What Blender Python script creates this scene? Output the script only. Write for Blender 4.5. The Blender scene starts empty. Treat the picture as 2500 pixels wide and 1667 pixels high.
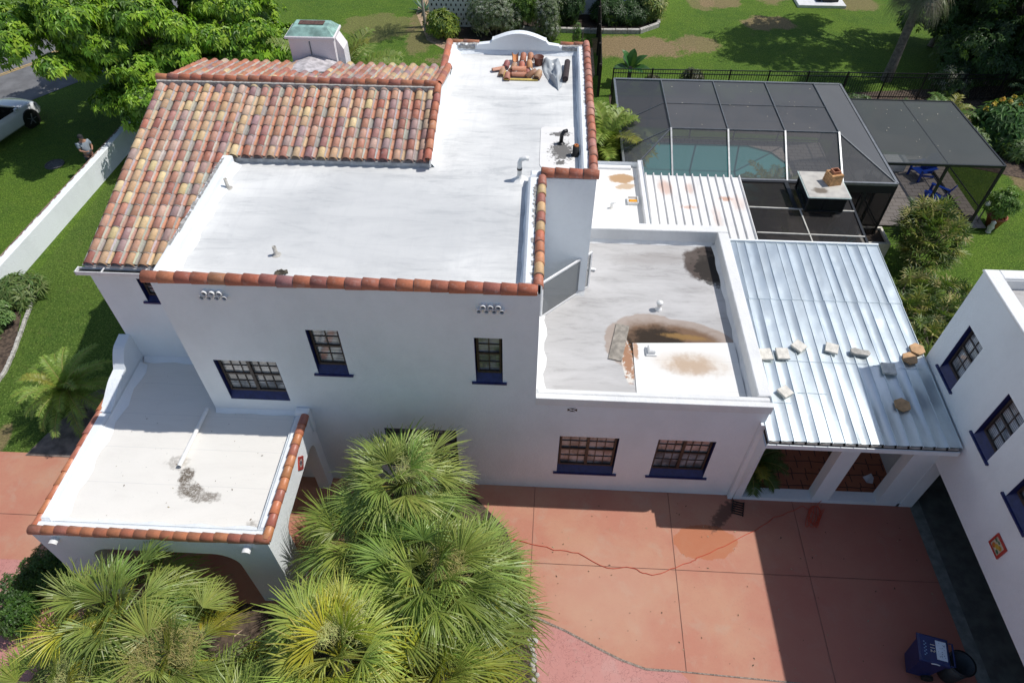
import bpy, math, random
from mathutils import Vector, Matrix, geometry
import numpy as np
R_ = math.radians
random.seed(7)
sc = bpy.context.scene
C = sc.collection

# ------------------------------------------------------------------ camera
CAMH = 16.0
pitch, roll, yaw = 0.82689855, 0.00339981, 0.04553431
def Mx(r): return Matrix(r)
cy, sy = math.cos(yaw), math.sin(yaw); cp, sp = math.cos(pitch), math.sin(pitch); cr, sr = math.cos(roll), math.sin(roll)
RW = Mx(((cr,-sr,0),(sr,cr,0),(0,0,1))) @ Mx(((1,0,0),(0,-sp,-cp),(0,cp,-sp))) @ Mx(((cy,sy,0),(-sy,cy,0),(0,0,1)))
right, down, fwd = RW[0], RW[1], RW[2]
cam_d = bpy.data.cameras.new('camera'); cam = bpy.data.objects.new('camera', cam_d); C.objects.link(cam)
m3 = Matrix((right, -down, -fwd)).transposed()
cam.matrix_world = Matrix.Translation((0, 0, CAMH)) @ m3.to_4x4()
cam_d.sensor_width = 36; cam_d.lens = 36 * 1659.58 / 2500; cam_d.clip_end = 800; cam_d.clip_start = .1
sc.camera = cam

# ------------------------------------------------------------------ light
SUN = Vector((0.62, 0.155, 1.0)).normalized()
sun_d = bpy.data.lights.new('sun', 'SUN'); sun_d.energy = 4.0; sun_d.angle = R_(.53); sun_d.color = (1, .965, .91)
sun = bpy.data.objects.new('sun', sun_d); C.objects.link(sun)
sun.rotation_euler = SUN.to_track_quat('Z', 'Y').to_euler()
w = bpy.data.worlds.new('World'); sc.world = w; w.use_nodes = True
nt = w.node_tree
sky = nt.nodes.new('ShaderNodeTexSky'); sky.sky_type = 'NISHITA'; sky.sun_disc = False
sky.sun_elevation = math.asin(SUN.z); sky.sun_rotation = math.atan2(SUN.x, SUN.y)
bg = nt.nodes['Background']; bg.inputs[1].default_value = .11
nt.links.new(sky.outputs[0], bg.inputs[0])
sc.view_settings.view_transform = 'Standard'; sc.view_settings.look = 'None'
sc.view_settings.exposure = 0.0; sc.view_settings.gamma = 1
sc.cycles.max_bounces = 8; sc.cycles.transparent_max_bounces = 24

# ------------------------------------------------------------------ mesh helpers
class MB:
    def __init__(s): s.v = []; s.f = []; s.c = []; s.m = []; s.col = (1, 1, 1); s.mi = 0
    def add(s, vs, fs, col=None):
        o = len(s.v); s.v.extend([tuple(v) for v in vs])
        for f in fs:
            s.f.append([i + o for i in f]); s.c.append(col or s.col); s.m.append(s.mi)
        return o
    def quad(s, a, b, c, d, col=None): s.add([a, b, c, d], [(0, 1, 2, 3)], col)
    def box(s, x0, x1, y0, y1, z0, z1, col=None, T=None):
        v = [(x, y, z) for z in (z0, z1) for y in (y0, y1) for x in (x0, x1)]
        if T: v = [T @ Vector(p) for p in v]
        s.add(v, [(0, 2, 3, 1), (4, 5, 7, 6), (0, 1, 5, 4), (2, 6, 7, 3), (0, 4, 6, 2), (1, 3, 7, 5)], col)
    def cbox(s, x0, x1, y0, y1, z0, z1, b=.01, col=None, T=None):   # box with chamfered top edges
        v = [(x0,y0,z0),(x1,y0,z0),(x1,y1,z0),(x0,y1,z0),(x0,y0,z1-b),(x1,y0,z1-b),(x1,y1,z1-b),(x0,y1,z1-b),
             (x0+b,y0+b,z1),(x1-b,y0+b,z1),(x1-b,y1-b,z1),(x0+b,y1-b,z1)]
        if T: v = [T @ Vector(p) for p in v]
        f = [(3,2,1,0),(8,9,10,11)]
        for i in range(4):
            j = (i+1) % 4; f += [(i, j, 4+j, 4+i), (4+i, 4+j, 8+j, 8+i)]
        s.add(v, f, col)
    def prism(s, pts, z0, z1, col=None, T=None):   # polygon in xy extruded in z
        n = len(pts); v = [(p[0], p[1], z0) for p in pts] + [(p[0], p[1], z1) for p in pts]
        if T: v = [T @ Vector(p) for p in v]
        s.add(v, [tuple(range(n))[::-1], tuple(range(n, 2*n))] + [(i, (i+1) % n, n+(i+1) % n, n+i) for i in range(n)], col)
    def tube(s, path, rad, n=8, col=None, cap=True, sq=1.0):
        path = [Vector(p) for p in path]; k = len(path)
        rads = rad if isinstance(rad, (list, tuple)) else [rad] * k
        vs = []; up0 = None
        for i, p in enumerate(path):
            d = (path[min(i+1, k-1)] - path[max(i-1, 0)]).normalized()
            u = up0 if up0 is not None else (Vector((0, 0, 1)) if abs(d.z) < .9 else Vector((1, 0, 0)))
            a = (u - d * u.dot(d)).normalized(); up0 = a; b = d.cross(a)
            for j in range(n):
                t = 2 * math.pi * j / n
                vs.append(p + (a * math.cos(t) * sq + b * math.sin(t)) * rads[i])
        fs = [(i*n+j, i*n+(j+1) % n, (i+1)*n+(j+1) % n, (i+1)*n+j) for i in range(k-1) for j in range(n)]
        if cap: fs += [tuple(range(n))[::-1], tuple(range((k-1)*n, k*n))]
        s.add(vs, fs, col)
    def lathe(s, c, prof, n=16, col=None, T=None):   # prof: (r, z)
        vs = []
        for r, z in prof:
            for j in range(n):
                t = 2*math.pi*j/n; vs.append(Vector((c[0]+r*math.cos(t), c[1]+r*math.sin(t), c[2]+z)))
        if T: vs = [T @ v for v in vs]
        k = len(prof)
        s.add(vs, [(i*n+j, i*n+(j+1) % n, (i+1)*n+(j+1) % n, (i+1)*n+j) for i in range(k-1) for j in range(n)], col)
    def face_holes(s, outer, holes, P, col=None):     # flat polygon with holes, P maps (u,v)->xyz
        polys = [[Vector((u, v, 0)) for u, v in outer]] + [[Vector((u, v, 0)) for u, v in h] for h in holes]
        tri = geometry.tessellate_polygon(polys); flat = [p for q in polys for p in q]
        s.add([P(p.x, p.y) for p in flat], [tuple(t) for t in tri], col)
    def build(s, name, mats, parent=None, smooth=False):
        me = bpy.data.meshes.new(name); me.from_pydata(s.v, [], s.f)
        if not isinstance(mats, (list, tuple)): mats = [mats]
        for m in mats: me.materials.append(m)
        if len(mats) > 1: me.polygons.foreach_set('material_index', s.m)
        at = me.color_attributes.new('Col', 'FLOAT_COLOR', 'CORNER')
        ln = np.array([len(f) for f in s.f]); cc = np.ones((len(s.f), 4), dtype=np.float32); cc[:, :3] = np.array([c[:3] for c in s.c], dtype=np.float32)
        at.data.foreach_set('color', np.repeat(cc, ln, axis=0).ravel())
        if smooth: me.polygons.foreach_set('use_smooth', [True] * len(s.f))
        me.update(); o = bpy.data.objects.new(name, me); C.objects.link(o)
        if parent: o.parent = parent
        return o
def fixn(o):      # consistent normals for solids
    import bmesh
    bm = bmesh.new(); bm.from_mesh(o.data); bmesh.ops.remove_doubles(bm, verts=bm.verts, dist=1e-5)
    bmesh.ops.recalc_face_normals(bm, faces=bm.faces); bm.to_mesh(o.data); bm.free(); return o
def tag(o, label=None, cat=None, group=None, kind=None):
    if label: o['label'] = label
    if cat: o['category'] = cat
    if group: o['group'] = group
    if kind: o['kind'] = kind
    return o
def thing(name, label, cat, loc=(0, 0, 0), group=None, rz=0):
    o = bpy.data.objects.new(name, None); C.objects.link(o); o.location = loc; o.rotation_euler = (0, 0, rz)
    o.empty_display_size = .2
    return tag(o, label, cat, group)
def copy_tree(o, parent=None):
    c = o.copy(); C.objects.link(c)
    if parent: c.parent = parent
    for ch in list(o.children): copy_tree(ch, c)
    return c
rnd = random.random
def rr(a, b): return a + (b - a) * rnd()
def jit(c, a=.12):
    k = 1 + rr(-a, a); return tuple(max(0, x * k * (1 + rr(-a, a) * .4)) for x in c)

# ------------------------------------------------------------------ materials
class NT:
    def __init__(s, name):
        s.mat = bpy.data.materials.new(name); s.mat.use_nodes = True; s.t = s.mat.node_tree
        s.b = s.t.nodes['Principled BSDF']; s.out = s.t.nodes['Material Output']; s.tc = s.n('ShaderNodeTexCoord').outputs['Object']
        s.geo = s.n('ShaderNodeNewGeometry').outputs['Position']
    def n(s, t): return s.t.nodes.new(t)
    def l(s, a, b): s.t.links.new(a, b)
    def noise(s, scale, detail=5, rough=.55, co=None, stretch=None, dist=0):
        x = s.n('ShaderNodeTexNoise'); x.inputs['Scale'].default_value = scale; x.inputs['Detail'].default_value = detail
        x.inputs['Roughness'].default_value = rough; x.inputs['Distortion'].default_value = dist
        co = co or s.tc
        if stretch:
            m = s.n('ShaderNodeMapping'); m.inputs['Scale'].default_value = stretch; s.l(co, m.inputs[0]); co = m.outputs[0]
        s.l(co, x.inputs['Vector']); return x.outputs['Fac']
    def rng(s, v, a, b, c=0, d=1):
        m = s.n('ShaderNodeMapRange'); m.interpolation_type = 'SMOOTHSTEP'
        for i, q in zip((1, 2, 3, 4), (a, b, c, d)): m.inputs[i].default_value = q
        s.l(v, m.inputs[0]); return m.outputs[0]
    def mix(s, f, a, b, mode='MIX'):
        m = s.n('ShaderNodeMix'); m.data_type = 'RGBA'; m.blend_type = mode
        for k, q in ((0, f), (6, a), (7, b)):
            if hasattr(q, 'links') or hasattr(q, 'is_linked'): s.l(q, m.inputs[k])
            elif isinstance(q, (tuple, list)): m.inputs[k].default_value = tuple(q[:3]) + (1,)
            else: m.inputs[k].default_value = q
        return m.outputs[2]
    def math(s, op, a, b=0.0):
        m = s.n('ShaderNodeMath'); m.operation = op
        for k, q in ((0, a), (1, b)):
            if hasattr(q, 'is_linked'): s.l(q, m.inputs[k])
            else: m.inputs[k].default_value = q
        return m.outputs[0]
    def blob(s, cx, cy_, rx, ry, rot=0, wob=.5, ns=1.5, e0=.8, e1=1.1, z=None):
        m = s.n('ShaderNodeMapping'); m.vector_type = 'TEXTURE'
        m.inputs['Location'].default_value = (cx, cy_, z or 0); m.inputs['Rotation'].default_value = (0, 0, rot)
        m.inputs['Scale'].default_value = (rx, ry, 1 if z is not None else 1e4); s.l(s.geo, m.inputs[0])
        ln = s.n('ShaderNodeVectorMath'); ln.operation = 'LENGTH'; s.l(m.outputs[0], ln.inputs[0])
        nz = s.noise(ns, 6, .6, co=s.geo)
        d = s.math('ADD', ln.outputs['Value'], s.math('MULTIPLY', s.math('SUBTRACT', nz, .5), wob))
        return s.rng(d, e0, e1, 1, 0)
    def bump(s, h, st=.3, dist=.02):
        b = s.n('ShaderNodeBump'); b.inputs['Strength'].default_value = st; b.inputs['Distance'].default_value = dist
        s.l(h, b.inputs['Height']); s.l(b.outputs[0], s.b.inputs['Normal']); return b
    def base(s, c):
        if hasattr(c, 'is_linked'): s.l(c, s.b.inputs['Base Color'])
        else: s.b.inputs['Base Color'].default_value = tuple(c[:3]) + (1,)
    def set(s, **k):
        for a, b in k.items(): s.b.inputs[a.replace('_', ' ')].default_value = b
        return s
def simple(name, col, rough=.6, var=.2, scale=6, bump=.15, bscale=60, metallic=0, col2=None, spec=None):
    g = NT(name); nz = g.rng(g.noise(scale, 6), .3, .7)
    c2 = col2 or tuple(x * (1 - var) for x in col); c1 = tuple(min(.95, x * (1 + var * .4)) for x in col)
    g.base(g.mix(nz, c2, c1)); g.set(Roughness=rough, Metallic=metallic)
    if spec is not None: g.b.inputs['Specular IOR Level'].default_value = spec
    if bump: g.bump(g.noise(bscale, 4), bump, .01)
    return g.mat
def vcol(name, rough=.7, var=.25, scale=30, lime=0, bump=.2, trans=0, bscale=80):
    g = NT(name); a = g.n('ShaderNodeAttribute'); a.attribute_name = 'Col'
    c = g.mix(g.math('MULTIPLY', g.rng(g.noise(scale, 5), .3, .75), var), a.outputs['Color'], (0.02, .012, .008))
    if lime: c = g.mix(g.math('MULTIPLY', g.rng(g.noise(scale*.35, 6, .65), .52, .72), lime), c, (.55, .48, .44))
    g.base(c); g.set(Roughness=rough)
    if bump: g.bump(g.noise(bscale, 4), bump, .008)
    if trans:
        tr = g.n('ShaderNodeBsdfTranslucent'); g.l(g.mix(.5, c, (.25, .45, .03), 'MIX'), tr.inputs[0])
        mx = g.n('ShaderNodeMixShader'); mx.inputs[0].default_value = trans
        g.l(g.b.outputs[0], mx.inputs[1]); g.l(tr.outputs[0], mx.inputs[2]); g.l(mx.outputs[0], g.out.inputs[0])
    return g.mat

# stucco
def stucco(name, col=(.79, .825, .85), dirt=(.62, .645, .66)):
    g = NT(name)
    n1 = g.rng(g.noise(1.1, 6, .6, co=g.geo, stretch=(1, 1, .6)), .35, .75)
    n2 = g.rng(g.noise(7, 6, .7, co=g.geo), .5, .8)
    c = g.mix(g.math('MULTIPLY', n1, .35), col, dirt); c = g.mix(g.math('MULTIPLY', n2, .15), c, dirt)
    g.base(c); g.set(Roughness=.85); g.b.inputs['Specular IOR Level'].default_value = .25
    h = g.math('ADD', g.noise(14, 7, .65, co=g.geo, stretch=(1, 1, 1.7)), g.math('MULTIPLY', g.noise(70, 3, co=g.geo), .3))
    g.bump(h, .6, .025)
    return g.mat
M = {}
M['stucco'] = stucco('stucco')
M['white_trim'] = simple('white_trim', (.72, .72, .72), .5, .1, 4, .05)
def membrane(name, base=(.74, .74, .72), grey=(.47, .48, .48), amt=.95, extra=None, rng_=(.36, .6)):
    g = NT(name)
    a = g.rng(g.noise(.55, 7, .62, co=g.geo, stretch=(.8, 1.9, 1), dist=.6), *rng_)
    b = g.rng(g.noise(1.8, 9, .75, co=g.geo, stretch=(.5, 2.6, 1), dist=.8), .46, .66)
    c = g.rng(g.noise(26, 5, .7, co=g.geo), .58, .75)
    f = g.math('MULTIPLY', g.math('MULTIPLY', a, g.math('ADD', .42, g.math('MULTIPLY', b, .58))), amt)
    col = g.mix(f, base, grey); col = g.mix(g.math('MULTIPLY', c, .18), col, (.3, .3, .3))
    # lap lines of the membrane sheets
    sp_ = g.n('ShaderNodeSeparateXYZ'); g.l(g.geo, sp_.inputs[0])
    yy = g.math('ADD', sp_.outputs[1], g.math('MULTIPLY', g.noise(1.5, 3, co=g.geo), .05))
    ln = g.math('FRACT', g.math('DIVIDE', yy, .93)); ln = g.math('LESS_THAN', ln, .018)
    col = g.mix(g.math('MULTIPLY', ln, .22), col, (.38, .39, .4))
    if extra: col = extra(g, col)
    g.base(col); g.set(Roughness=.75); g.b.inputs['Specular IOR Level'].default_value = .3
    g.bump(g.math('ADD', g.noise(9, 6, .6, co=g.geo), g.math('MULTIPLY', ln, .4)), .25, .012)
    return g.mat
def ex_upper(g, col):
    for bx in ((.55, 14.95, .36, .5), (.5, 15.75, .32, .14), (.5, 14.45, .18, .12)):
        k = g.blob(*bx, 0, 2.1, 15, .6, 1.0); col = g.mix(g.math('MULTIPLY', k, .85), col, (.05, .045, .04))
    return col
def ex_deck(g, col):
    k = g.blob(-3.7, 11.8, 3.5, 2.3, 0, .9, .6, .5, 1.2); col = g.mix(g.math('MULTIPLY', k, .55), col, (.43, .44, .445))
    for bx, s_ in (((-.4, 11.5, .8, 1.6), .3), ((-.6, 15.5, .9, 2.4), .22), ((-6.0, 10.3, 1.2, .4), .25)):
        k = g.blob(*bx, 0, 1.2, 1.4, .4, 1.2); col = g.mix(g.math('MULTIPLY', k, s_), col, (.4, .41, .42))
    rl = g.noise(.9, 4, .7, co=g.geo, stretch=(6, .7, 1)); col = g.mix(g.math('MULTIPLY', g.rng(rl, .5, .62), .12), col, (.45, .46, .47))
    return col
M['membrane'] = membrane('roof_membrane', extra=ex_deck)
M['patch_up'] = membrane('roof_patch_upper', (.76, .745, .72), (.66, .65, .63), .5, ex_upper)
def ex_low(g, col):
    def lay(mask, amt, c): 
        nonlocal col
        col = g.mix(g.math('MULTIPLY', mask, amt), col, c)
    mx = lambda a, b: g.math('MAXIMUM', a, b)
    lay(mx(g.blob(2.95, 11.72, 1.2, 1.06, 0, .22, 3.0, .94, 1.0), g.blob(4.0, 12.0, 1.2, .52, -.3, .25, 3.0, .9, 1.0)), .55, (.27, .175, .11))
    lay(mx(g.blob(3.0, 11.7, 1.06, .94, 0, .4, 4, .6, 1.0), g.blob(3.95, 11.97, 1.08, .42, -.3, .45, 4, .5, 1.0)), .85, (.14, .07, .03))
    lay(mx(g.blob(3.15, 11.85, .95, .56, -.05, .8, 5, .45, 1.0), g.blob(2.42, 11.5, .32, .6, .2, .8, 5, .4, 1.0)), .96, (.02, .012, .006))
    lay(g.blob(3.85, 11.95, .75, .14, -.12, 1.1, 8, .4, 1.0), .85, (.26, .15, .05))
    lay(g.blob(2.33, 11.1, .16, .85, .05, .25, 9, .8, .98), .9, (.66, .62, .56))
    lay(g.blob(2.34, 11.15, .17, .8, .05, 2.2, 10, .55, .9), .85, (.3, .12, .04))
    lay(g.blob(4.8, 14.8, .72, .85, .15, .6, 2.2, .82, 1.0), .95, (.06, .042, .034))
    lay(g.blob(4.8, 14.8, .72, .85, .15, .6, 2.2, .66, .8), .0, (.06, .042, .034))
    lay(g.blob(4.95, 14.6, .6, .85, .05, 1.8, 7, .7, .95), .8, (.012, .01, .008))
    lay(g.blob(3.4, 15.0, 1.6, .35, .1, .8, 3, .3, 1.1), .3, (.2, .17, .15))
    return col
M['membrane_low'] = membrane('roof_membrane_low', (.50, .49, .485), (.31, .30, .295), 1.0, ex_low, (.3, .62))
def ex_patch(g, col):
    k = g.blob(3.85, 11.05, 1.15, .5, -.08, .55, 1.8, .25, 1.2); col = g.mix(g.math('MULTIPLY', k, .4), col, (.5, .33, .17))
    k = g.blob(3.9, 11.0, .95, .42, -.1, 1.6, 3.2, .3, 1.0); col = g.mix(g.math('MULTIPLY', k, .55), col, (.34, .19, .08))
    k = g.blob(2.55, 11.4, .1, .4, 0, 1.2, 8, .5, .95); col = g.mix(g.math('MULTIPLY', k, .8), col, (.35, .16, .06))
    return col
M['patch'] = membrane('roof_patch', (.74, .74, .72), (.62, .61, .58), .3, ex_patch)
def ex_entry(g, col):
    for bx, s_ in (((-7.55, 7.62, .2, .3), .75), ((-7.35, 7.3, .3, .2), .7), ((-6.95, 7.15, .42, .15), .6), ((-7.9, 8.0, .3, .2), .35), ((-5.75, 6.4, .2, .3), .45)):
        k = g.blob(*bx, .1, 1.6, 7, .5, 1.05); k = g.math('MULTIPLY', k, g.rng(g.noise(22, 5, .8, co=g.geo), .3, .55)); col = g.mix(g.math('MULTIPLY', k, min(1, s_ * 1.3)), col, (.12, .095, .07))
    sp = g.rng(g.noise(16, 2, .5, co=g.geo), .72, .76); return g.mix(g.math('MULTIPLY', sp, .6), col, (.25, .24, .22))
M['membrane_entry'] = membrane('roof_membrane_entry', (.74, .715, .665), (.6, .575, .53), .4, ex_entry)
def ex_ext(g, col):
    k = g.blob(2.75, 19.5, .5, .32, 0, .7, 4, .7, 1.0); col = g.mix(g.math('MULTIPLY', k, .85), col, (.38, .2, .06))
    k = g.blob(2.85, 19.05, .4, .2, .2, .9, 5, .6, 1.0); col = g.mix(g.math('MULTIPLY', k, .7), col, (.42, .25, .1))
    k = g.blob(1.65, 18.3, .14, .3, 0, .8, 5, .4, 1.1); return g.mix(g.math('MULTIPLY', k, .5), col, (.5, .28, .12))
M['membrane_ext'] = membrane('roof_membrane_rear', (.76, .74, .71), (.6, .58, .56), .4, ex_ext)
M['mortar'] = simple('mortar', (.40, .39, .37), .9, .45, 14, .5, 40)
M['tile'] = vcol('clay_tile', .6, .22, 22, .32, .25)
M['tile_clean'] = vcol('clay_tile_smooth', .42, .2, 18, .16, .15)
M['navy'] = simple('navy_paint', (.012, .02, .11), .45, .3, 12, .1)
M['frame'] = simple('window_frame', (.045, .032, .026), .45, .3, 20, .1)
def glass(name, top=(.05, .055, .06), blind=(.42, .42, .41), zper=.05):
    g = NT(name)
    sp_ = g.n('ShaderNodeSeparateXYZ'); g.l(g.geo, sp_.inputs[0])
    st = g.math('FRACT', g.math('DIVIDE', sp_.outputs[2], zper)); st = g.rng(st, .1, .45)
    c = g.mix(g.math('MULTIPLY', st, .75), top, blind)
    c = g.mix(g.rng(g.noise(2.3, 3, co=g.geo), .35, .65), c, top)
    g.base(c); g.set(Roughness=.06); g.b.inputs['Specular IOR Level'].default_value = .8; g.b.inputs['Coat Weight'].default_value = .6
    g.b.inputs['Coat Roughness'].default_value = .03; g.bump(g.noise(3, 2, co=g.geo), .04, .01)
    return g.mat
M['glass'] = glass('window_glass', (.08, .09, .105), (.5, .52, .56))
M['glass_clear'] = glass('window_glass_bright', (.14, .145, .15), (.7, .7, .7), .09)
# grass
def grass(name, cols, dirt=None, spots=(), rough=.9):
    g = NT(name)
    n1 = g.rng(g.noise(.35, 6, .6, co=g.geo), .35, .68); n2 = g.rng(g.noise(2.3, 6, .65, co=g.geo), .35, .7)
    n3 = g.rng(g.noise(28, 4, .7, co=g.geo, stretch=(1, .6, 1)), .3, .7)
    c = g.mix(n1, cols[0], cols[1]); c = g.mix(g.math('MULTIPLY', n2, .5), c, cols[2])
    n4 = g.rng(g.noise(7, 7, .8, co=g.geo, dist=.6), .38, .62); c = g.mix(g.math('MULTIPLY', n4, .42), c, tuple(x * .42 for x in cols[0]))
    c = g.mix(g.math('MULTIPLY', n3, .7), c, tuple(x * .35 for x in cols[0]))
    c = g.mix(g.math('MULTIPLY', g.rng(g.noise(15, 4, .75, co=g.geo), .5, .36), .75), c, tuple(x * .2 for x in cols[0]))
    c = g.mix(g.math('MULTIPLY', g.rng(g.noise(19, 4, .75, co=g.geo), .52, .68), .7), c, (cols[2][0] * 1.7, cols[2][1] * 1.55, cols[2][2] * 2.6))
    fine = g.noise(11, 8, .75, co=g.geo); mid = g.noise(2.4, 6, .7, co=g.geo, dist=.8)
    for bx, s_ in spots:
        k = g.blob(*bx, 0, 1.3, .8, .35, 1.25)
        k = g.rng(g.math('ADD', g.math('ADD', k, g.math('MULTIPLY', fine, .9)), g.math('MULTIPLY', mid, .7)), 1.15, 1.5)
        c = g.mix(g.math('MULTIPLY', k, s_ * .85), c, g.mix(g.rng(fine, .35, .65), tuple(x * .7 for x in dirt), tuple(x * 1.35 for x in dirt)))
    thin = g.rng(g.math('ADD', fine, g.math('MULTIPLY', mid, .8)), .98, 1.12); c = g.mix(g.math('MULTIPLY', thin, .35), c, (.2, .19, .07))
    g.base(c); g.set(Roughness=rough); g.b.inputs['Specular IOR Level'].default_value = .15
    g.bump(g.math('ADD', g.noise(45, 5, .75, co=g.geo), g.math('MULTIPLY', g.noise(6, 4, co=g.geo), .8)), .9, .05)
    return g.mat
SPOTS = [((4.9, 36.3, 3.4, 1.7), 1.0), ((8.2, 36.8, 1.7, 1.2), .8), ((12.6, 39.7, 1.9, 1.1), .9), ((10.3, 42.5, 1.5, 1.2), .8), ((9.2, 42.5, 1, 1.5), .6),
         ((13.6, 44.5, 1.5, 2.5), .8), ((-3.4, 34.2, 2.8, 1.6), .95), ((-9.2, 38, 2.6, 2.2), .45), ((-6.6, 38, 1.2, 4), .6), ((20.5, 24.9, 1.4, 1.7), .9), ((22, 29, 1.8, 1.5), .7),
         ((18.3, 18.7, .5, .35), .7), ((18.2, 43, 2, 1.5), .7), ((-14.9, 10.4, .5, .9), .6), ((20.2, 20.5, .8, .7), .4)]
M['lawn'] = grass('lawn', [(.085, .18, .024), (.15, .26, .028), (.2, .31, .035)], (.27, .185, .11), SPOTS)
M['lawn_fine'] = grass('lawn_fine', [(.085, .17, .026), (.13, .22, .03), (.18, .27, .04)], (.3, .2, .12), [((-14.9, 10.2, .4, .8), .7)])
# driveway
def drive(name, a, b, grey, cracks=0):
    g = NT(name)
    c = g.mix(g.rng(g.noise(.7, 6, .6, co=g.geo), .35, .7), a, b)
    c = g.mix(g.math('MULTIPLY', g.rng(g.noise(1.6, 7, .65, co=g.geo, dist=.5), .5, .72), .5), c, grey)
    c = g.mix(g.math('MULTIPLY', g.rng(g.noise(18, 5, .7, co=g.geo), .5, .8), .22), c, (.2, .1, .07))
    if cracks:
        v = g.n('ShaderNodeTexVoronoi'); v.feature = 'DISTANCE_TO_EDGE'; v.inputs['Scale'].default_value = 3.2
        mp = g.n('ShaderNodeVectorMath'); mp.operation = 'ADD'
        nz = g.n('ShaderNodeTexNoise'); nz.inputs['Scale'].default_value = 5; g.l(g.geo, nz.inputs['Vector']); g.l(g.geo, mp.inputs[0]); g.l(nz.outputs['Color'], mp.inputs[1])
        g.l(mp.outputs[0], v.inputs['Vector']); k = g.rng(v.outputs['Distance'], 0, .035, 1, 0)
        c = g.mix(g.math('MULTIPLY', k, cracks), c, (.16, .06, .05))
    else:
        k = g.blob(8.6, 5.5, 3.4, 7, 0, .6, .5, .6, 1.1); c = g.mix(g.math('MULTIPLY', k, .6), c, (.36, .115, .085))  # maroon tone of the shaded garage side, painted into the slab colour
        k = g.blob(1.9, 6.6, 2.0, 1.6, 0, 1.2, 1.2, .3, 1.1); c = g.mix(g.math('MULTIPLY', k, .4), c, (.5, .31, .22))
        k = g.blob(4.5, 8.1, .85, .5, .05, .7, 2.6, .9, .96); c = g.mix(g.math('MULTIPLY', k, .75), c, (.4, .125, .045))
        k = g.blob(5.1, 8.9, .75, .22, .9, 1.6, 9, .5, .95); c = g.mix(g.math('MULTIPLY', k, .75), c, (.04, .02, .015))
    g.base(c); g.set(Roughness=.7); g.bump(g.noise(60, 4, co=g.geo), .25, .006)
    return g.mat
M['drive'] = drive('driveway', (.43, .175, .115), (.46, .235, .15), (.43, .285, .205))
M['drive_pink'] = drive('driveway_pink', (.46, .2, .175), (.49, .235, .205), (.47, .29, .26), .55)
M['asphalt'] = simple('asphalt', (.12, .13, .115), .85, .35, 3, .5, 120)
M['road'] = simple('road_asphalt', (.16, .16, .165), .9, .3, 1.2, .4, 90)
M['mulch'] = simple('mulch', (.1, .07, .05), .95, .6, 9, .9, 30, col2=(.03, .02, .015))
M['sand'] = simple('sand_mulch', (.42, .3, .19), .95, .45, 7, .8, 35)
M['flag'] = simple('flagstone', (.2, .16, .14), .8, .5, 3.5, .5, 30)
def paverm():
    g = NT('pavers'); br = g.n('ShaderNodeTexBrick'); br.inputs['Scale'].default_value = 1; br.inputs['Brick Width'].default_value = .36
    br.inputs['Row Height'].default_value = .24; br.inputs['Mortar Size'].default_value = .012
    br.inputs['Color1'].default_value = (.4, .35, .31, 1); br.inputs['Color2'].default_value = (.34, .3, .27, 1); br.inputs['Mortar'].default_value = (.14, .12, .1, 1)
    g.l(g.geo, br.inputs['Vector']); g.base(g.mix(g.math('MULTIPLY', g.noise(3, 5, co=g.geo), .3), br.outputs['Color'], (.25, .2, .17))); g.set(Roughness=.8)
    g.bump(br.outputs['Fac'], -.3, .01); return g.mat
M['pavers'] = paverm()
def hexm():
    g = NT('hex_tiles'); v = g.n('ShaderNodeTexVoronoi'); v.feature = 'DISTANCE_TO_EDGE'; v.inputs['Scale'].default_value = 2.6; v.inputs['Randomness'].default_value = .12
    sp_ = g.n('ShaderNodeSeparateXYZ'); g.l(g.geo, sp_.inputs[0]); cb = g.n('ShaderNodeCombineXYZ')
    row = g.math('FLOOR', g.math('MULTIPLY', sp_.outputs[1], 2.6)); g.l(g.math('ADD', sp_.outputs[0], g.math('MULTIPLY', g.math('MODULO', row, 2.0), .19)), cb.inputs[0]); g.l(sp_.outputs[1], cb.inputs[1])
    g.l(cb.outputs[0], v.inputs['Vector']); k = g.rng(v.outputs['Distance'], .02, .05)
    g.base(g.mix(k, (.06, .03, .025), g.mix(g.noise(4, 4, co=g.geo), (.3, .1, .055), (.4, .16, .09)))); g.set(Roughness=.5); g.bump(k, .3, .01); return g.mat
M['hex'] = hexm()
# metal roofing
def metal(name, base, rough, met, rust=None):
    g = NT(name); c = g.mix(g.rng(g.noise(1.4, 6, .6, co=g.geo, stretch=(2, .6, 1)), .35, .7), base, tuple(x * .82 for x in base))
    c = g.mix(g.math('MULTIPLY', g.rng(g.noise(12, 5, .7, co=g.geo), .5, .8), .2), c, tuple(x * .6 for x in base))
    if rust:
        for bx, s_ in rust:
            k = g.blob(*bx, 0, .9, 3, .3, 1.1); c = g.mix(g.math('MULTIPLY', k, s_), c, (.5, .22, .1))
    g.base(c); g.set(Roughness=rough, Metallic=met); g.bump(g.noise(5, 4, co=g.geo), .12, .02); return g.mat
M['galv'] = metal('galvanised_steel', (.66, .735, .765), .34, .72)
M['white_metal'] = metal('white_metal_roof', (.8, .79, .77), .5, 0, [((4.2, 19.3, .3, .5), .5), ((5.0, 19.3, .2, .45), .4), ((6.1, 18.8, .25, .15), .7), ((4.9, 18.3, .35, .12), .55), ((6.5, 18.6, .3, .5), .3), ((5.7, 17.9, .2, .7), .25)])
M['copper'] = simple('copper_patina', (.3, .48, .42), .6, .4, 5, .2, 30, .2)
M['rustybrown'] = simple('rusty_plate', (.12, .06, .045), .7, .5, 15, .3)
M['black'] = simple('black_paint', (.012, .012, .013), .4, .3, 20, .05)
M['bronze'] = simple('dark_aluminium', (.03, .032, .034), .4, .2, 20, .05, 60, .3)
M['alu'] = simple('weathered_aluminium', (.3, .31, .32), .4, .2, 10, .1, 60, .6)
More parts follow.
